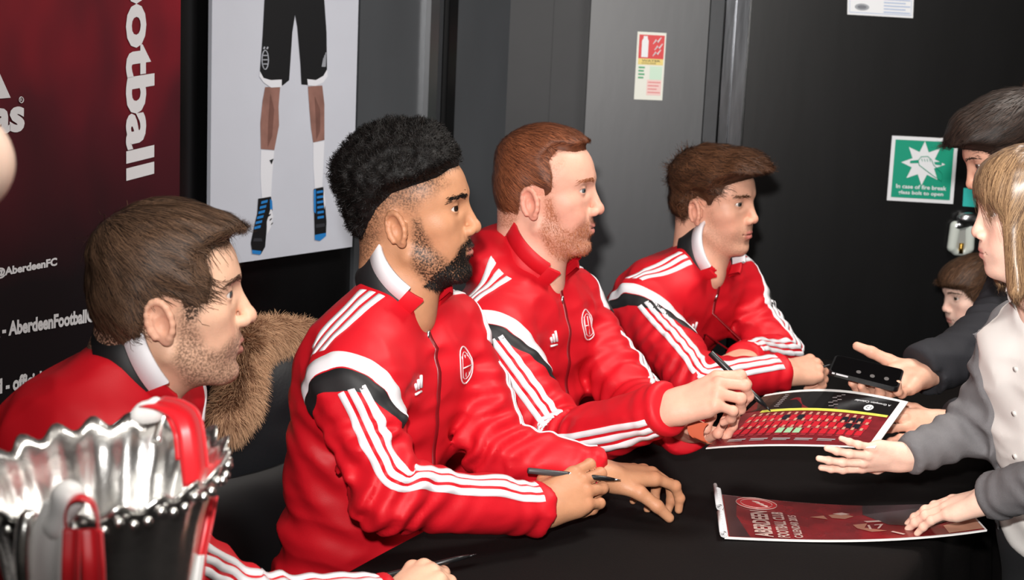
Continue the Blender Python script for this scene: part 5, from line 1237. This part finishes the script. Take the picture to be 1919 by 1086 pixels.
# ================================================================== silver trophy
silver = mat('polished_silver', (236, 235, 232), .27, metal=1, bump=.35, bscale=30, var=.06, vscale=12)
tc_ = at(196, 866, 1.30); rz = tc_[2]; R0 = .097
hdir = nrm(A(.10, 1, 0)); hx = A(hdir[1], -hdir[0], 0)
t = thing('trophy_cup', 'polished silver trophy cup with scalloped rim and club ribbons', 'trophy', A(tc_[0], tc_[1], TZ))
def lathe(prof, nth, mod=None, closed=True):
    G = []
    for i, (r, z) in enumerate(prof):
        row = []
        for k in range(nth):
            a = 2 * math.pi * k / nth; r2, z2 = (r, z) if mod is None else mod(r, z, a); row.append(A(tc_[0], tc_[1], z2) + hx * r2 * math.cos(a) + hdir * 1.5 * r2 * math.sin(a))
        row.append(row[0]); G.append(row)
    return np.array(G)
def flute(r, z, a):
    k = max(0, 1 - abs(z - rz) / .07); return r * (1 + .030 * k * math.cos(20 * a)), z + .005 * max(0, 1 - abs(z - rz) / .02) * math.cos(20 * a)
H_ = rz - TZ
outer = [(.0, TZ + H_ * .36), (.030, TZ + H_ * .365), (.046, TZ + H_ * .42), (.058, TZ + H_ * .52), (.067, TZ + H_ * .64), (.075, TZ + H_ * .78), (.082, rz - .05), (.088, rz - .028), (.094, rz - .014), (.099, rz - .006), (R0 + .004, rz)]
inner = [(R0 + .002, rz + .001), (.092, rz - .008), (.086, rz - .024), (.079, rz - .05), (.068, TZ + H_ * .7), (.056, TZ + H_ * .56), (.04, TZ + H_ * .44), (.0, TZ + H_ * .40)]
MB().grid(lathe(outer + inner, 156, flute)[:, ::-1]).build('bowl', silver, t, True)
bd_ = MB()
for k in range(60):
    a = 2 * math.pi * k / 60; p = A(tc_[0], tc_[1], rz - .012 + .003 * math.cos(20 * a)) + (R0 + .004) * (hx * math.cos(a) + hdir * 1.5 * math.sin(a)); bd_.tube([p - ZU * .004, p - ZU * .002, p + ZU * .002, p + ZU * .004], [.0016, .0038, .0038, .0016], 7)
bd_.build('rim_beading', silver, t, True)
stem = [(.0, TZ + .0), (.075, TZ + .0), (.078, TZ + .012), (.07, TZ + .022), (.045, TZ + .032), (.022, TZ + .06), (.016, TZ + .10), (.026, TZ + .125), (.018, TZ + .145), (.03, TZ + H_ * .37), (0, TZ + H_ * .38)]
MB().grid(lathe(stem, 40)[:, ::-1]).build('stem', silver, t, True)
handles = []
for sg in (-1, 1):
    o = tc_ + hdir * sg * .0; prof = [(.135, -.022), (.152, .002), (.162, .003), (.168, -.02), (.164, -.06), (.148, -.10), (.126, -.13), (.104, -.145)]
    pts = [A(o[0], o[1], rz) + hdir * sg * r_ + ZU * z_ for r_, z_ in prof]
    fine = []
    for i in range(len(pts) - 1):
        for k in range(4): fine.append(pts[i] * (1 - k / 4) + pts[i + 1] * k / 4)
    fine.append(pts[-1]); fine = np.array(fine)
    for _ in range(3): fine[1:-1] = .25 * fine[:-2] + .5 * fine[1:-1] + .25 * fine[2:]
    MB().tube(fine, .0065, 10).build('handle', silver, t, True); handles.append(fine)
satin_r = mat('red_satin_ribbon', (206, 20, 32), .35, spec=.5, sheen=.2); satin_w = mat('white_satin_ribbon', (236, 234, 232), .4, spec=.5)
def band(pts, wdir, wid, m, name, wav=.0):
    pts = np.array(pts); w_ = np.array([nrm(wdir) * wid / 2] * len(pts)); c_ = np.linspace(-1, 1, 7); nn = nrm(np.cross(wdir, pts[-1] - pts[0]))
    G = np.array([[p + w_[i] * x + nn * (wav * math.cos(x * 3.1)) for x in c_] for i, p in enumerate(pts)]); o = MB().grid(G).build(name, m, t, True)
    sm_ = o.modifiers.new('thick', 'SOLIDIFY'); sm_.thickness = .0015; return o
def curve(P, n=30):
    P = np.array(P); tt = np.linspace(0, len(P) - 1, n); i = np.minimum(tt.astype(int), len(P) - 2); f_ = (tt - i)[:, None]; Q_ = P[i] * (1 - f_) + P[i + 1] * f_
    for _ in range(4): Q_[1:-1] = .25 * Q_[:-2] + .5 * Q_[1:-1] + .25 * Q_[2:]
    return Q_
# far handle: white knot with red tails falling to the right
f_ = S().el(at(276, 772, 1.42), A(.013, .010, .011), None, .005).el(at(292, 766, 1.42), A(.009, .009, .012), None, .004).el(at(262, 778, 1.42), A(.009, .008, .007), None, .004); solid('ribbon_knot', f_, .003, satin_w, t)
band(curve([at(288, 752, 1.41), at(320, 756, 1.40), at(348, 772, 1.39), at(360, 800, 1.385), at(366, 850, 1.385), at(372, 905, 1.39)]), cv(.75, .25, .3), .030, satin_r, 'red_ribbon', .004)
band(curve([at(300, 765, 1.42), at(330, 775, 1.42), at(346, 810, 1.41), at(350, 860, 1.41)]), cv(1, .1, .2), .020, satin_r, 'red_ribbon', .003)
# near handle: red bow round the handle, red and white tails hanging
hn = handles[0]
f_ = S()
bow = [at(150 + 24 * math.cos(a), 955 + 38 * math.sin(a), 1.125) for a in np.radians(np.arange(20, 200, 15))]
band(curve([at(128, 1000, 1.14), at(124, 960, 1.135), at(132, 938, 1.13), at(150, 930, 1.128), at(172, 940, 1.13), at(182, 965, 1.135), at(184, 1010, 1.14)]), cv(.25, .1, 1), .018, satin_r, 'red_ribbon', .002)
for dx, m_ in ((-14, satin_r), (22, satin_r)): band(curve([at(150 + dx, 990, 1.128), at(150 + dx * 1.2, 1060, 1.125), at(150 + dx * 1.3, 1160, 1.13), at(150 + dx, 1300, 1.135)]), cv(1, 0, .2), .014 + .004 * (dx > 0), m_, 'red_ribbon', .002)
solid('ribbon_knot', S().el(at(128, 930, 1.14), A(.013, .012, .013), None, .006).rc(at(128, 940, 1.14), at(104, 985, 1.145), .008, .010, .01), .003, satin_w, t)
band(curve([at(118, 935, 1.14), at(96, 985, 1.142), at(88, 1060, 1.145), at(84, 1180, 1.15), at(84, 1300, 1.15)]), cv(1, .1, .2), .028, satin_w, 'white_ribbon', .004)
# right-hand tails below the rim
band(curve([at(398, 930, 1.37), at(388, 985, 1.36), at(376, 1040, 1.355), at(368, 1120, 1.355), at(364, 1250, 1.36)]), cv(1, .2, .3), .012, satin_r, 'red_ribbon', .002)
band(curve([at(374, 1040, 1.35), at(366, 1100, 1.35), at(360, 1250, 1.352)]), cv(1, .2, .3), .010, satin_w, 'white_ribbon', .002)
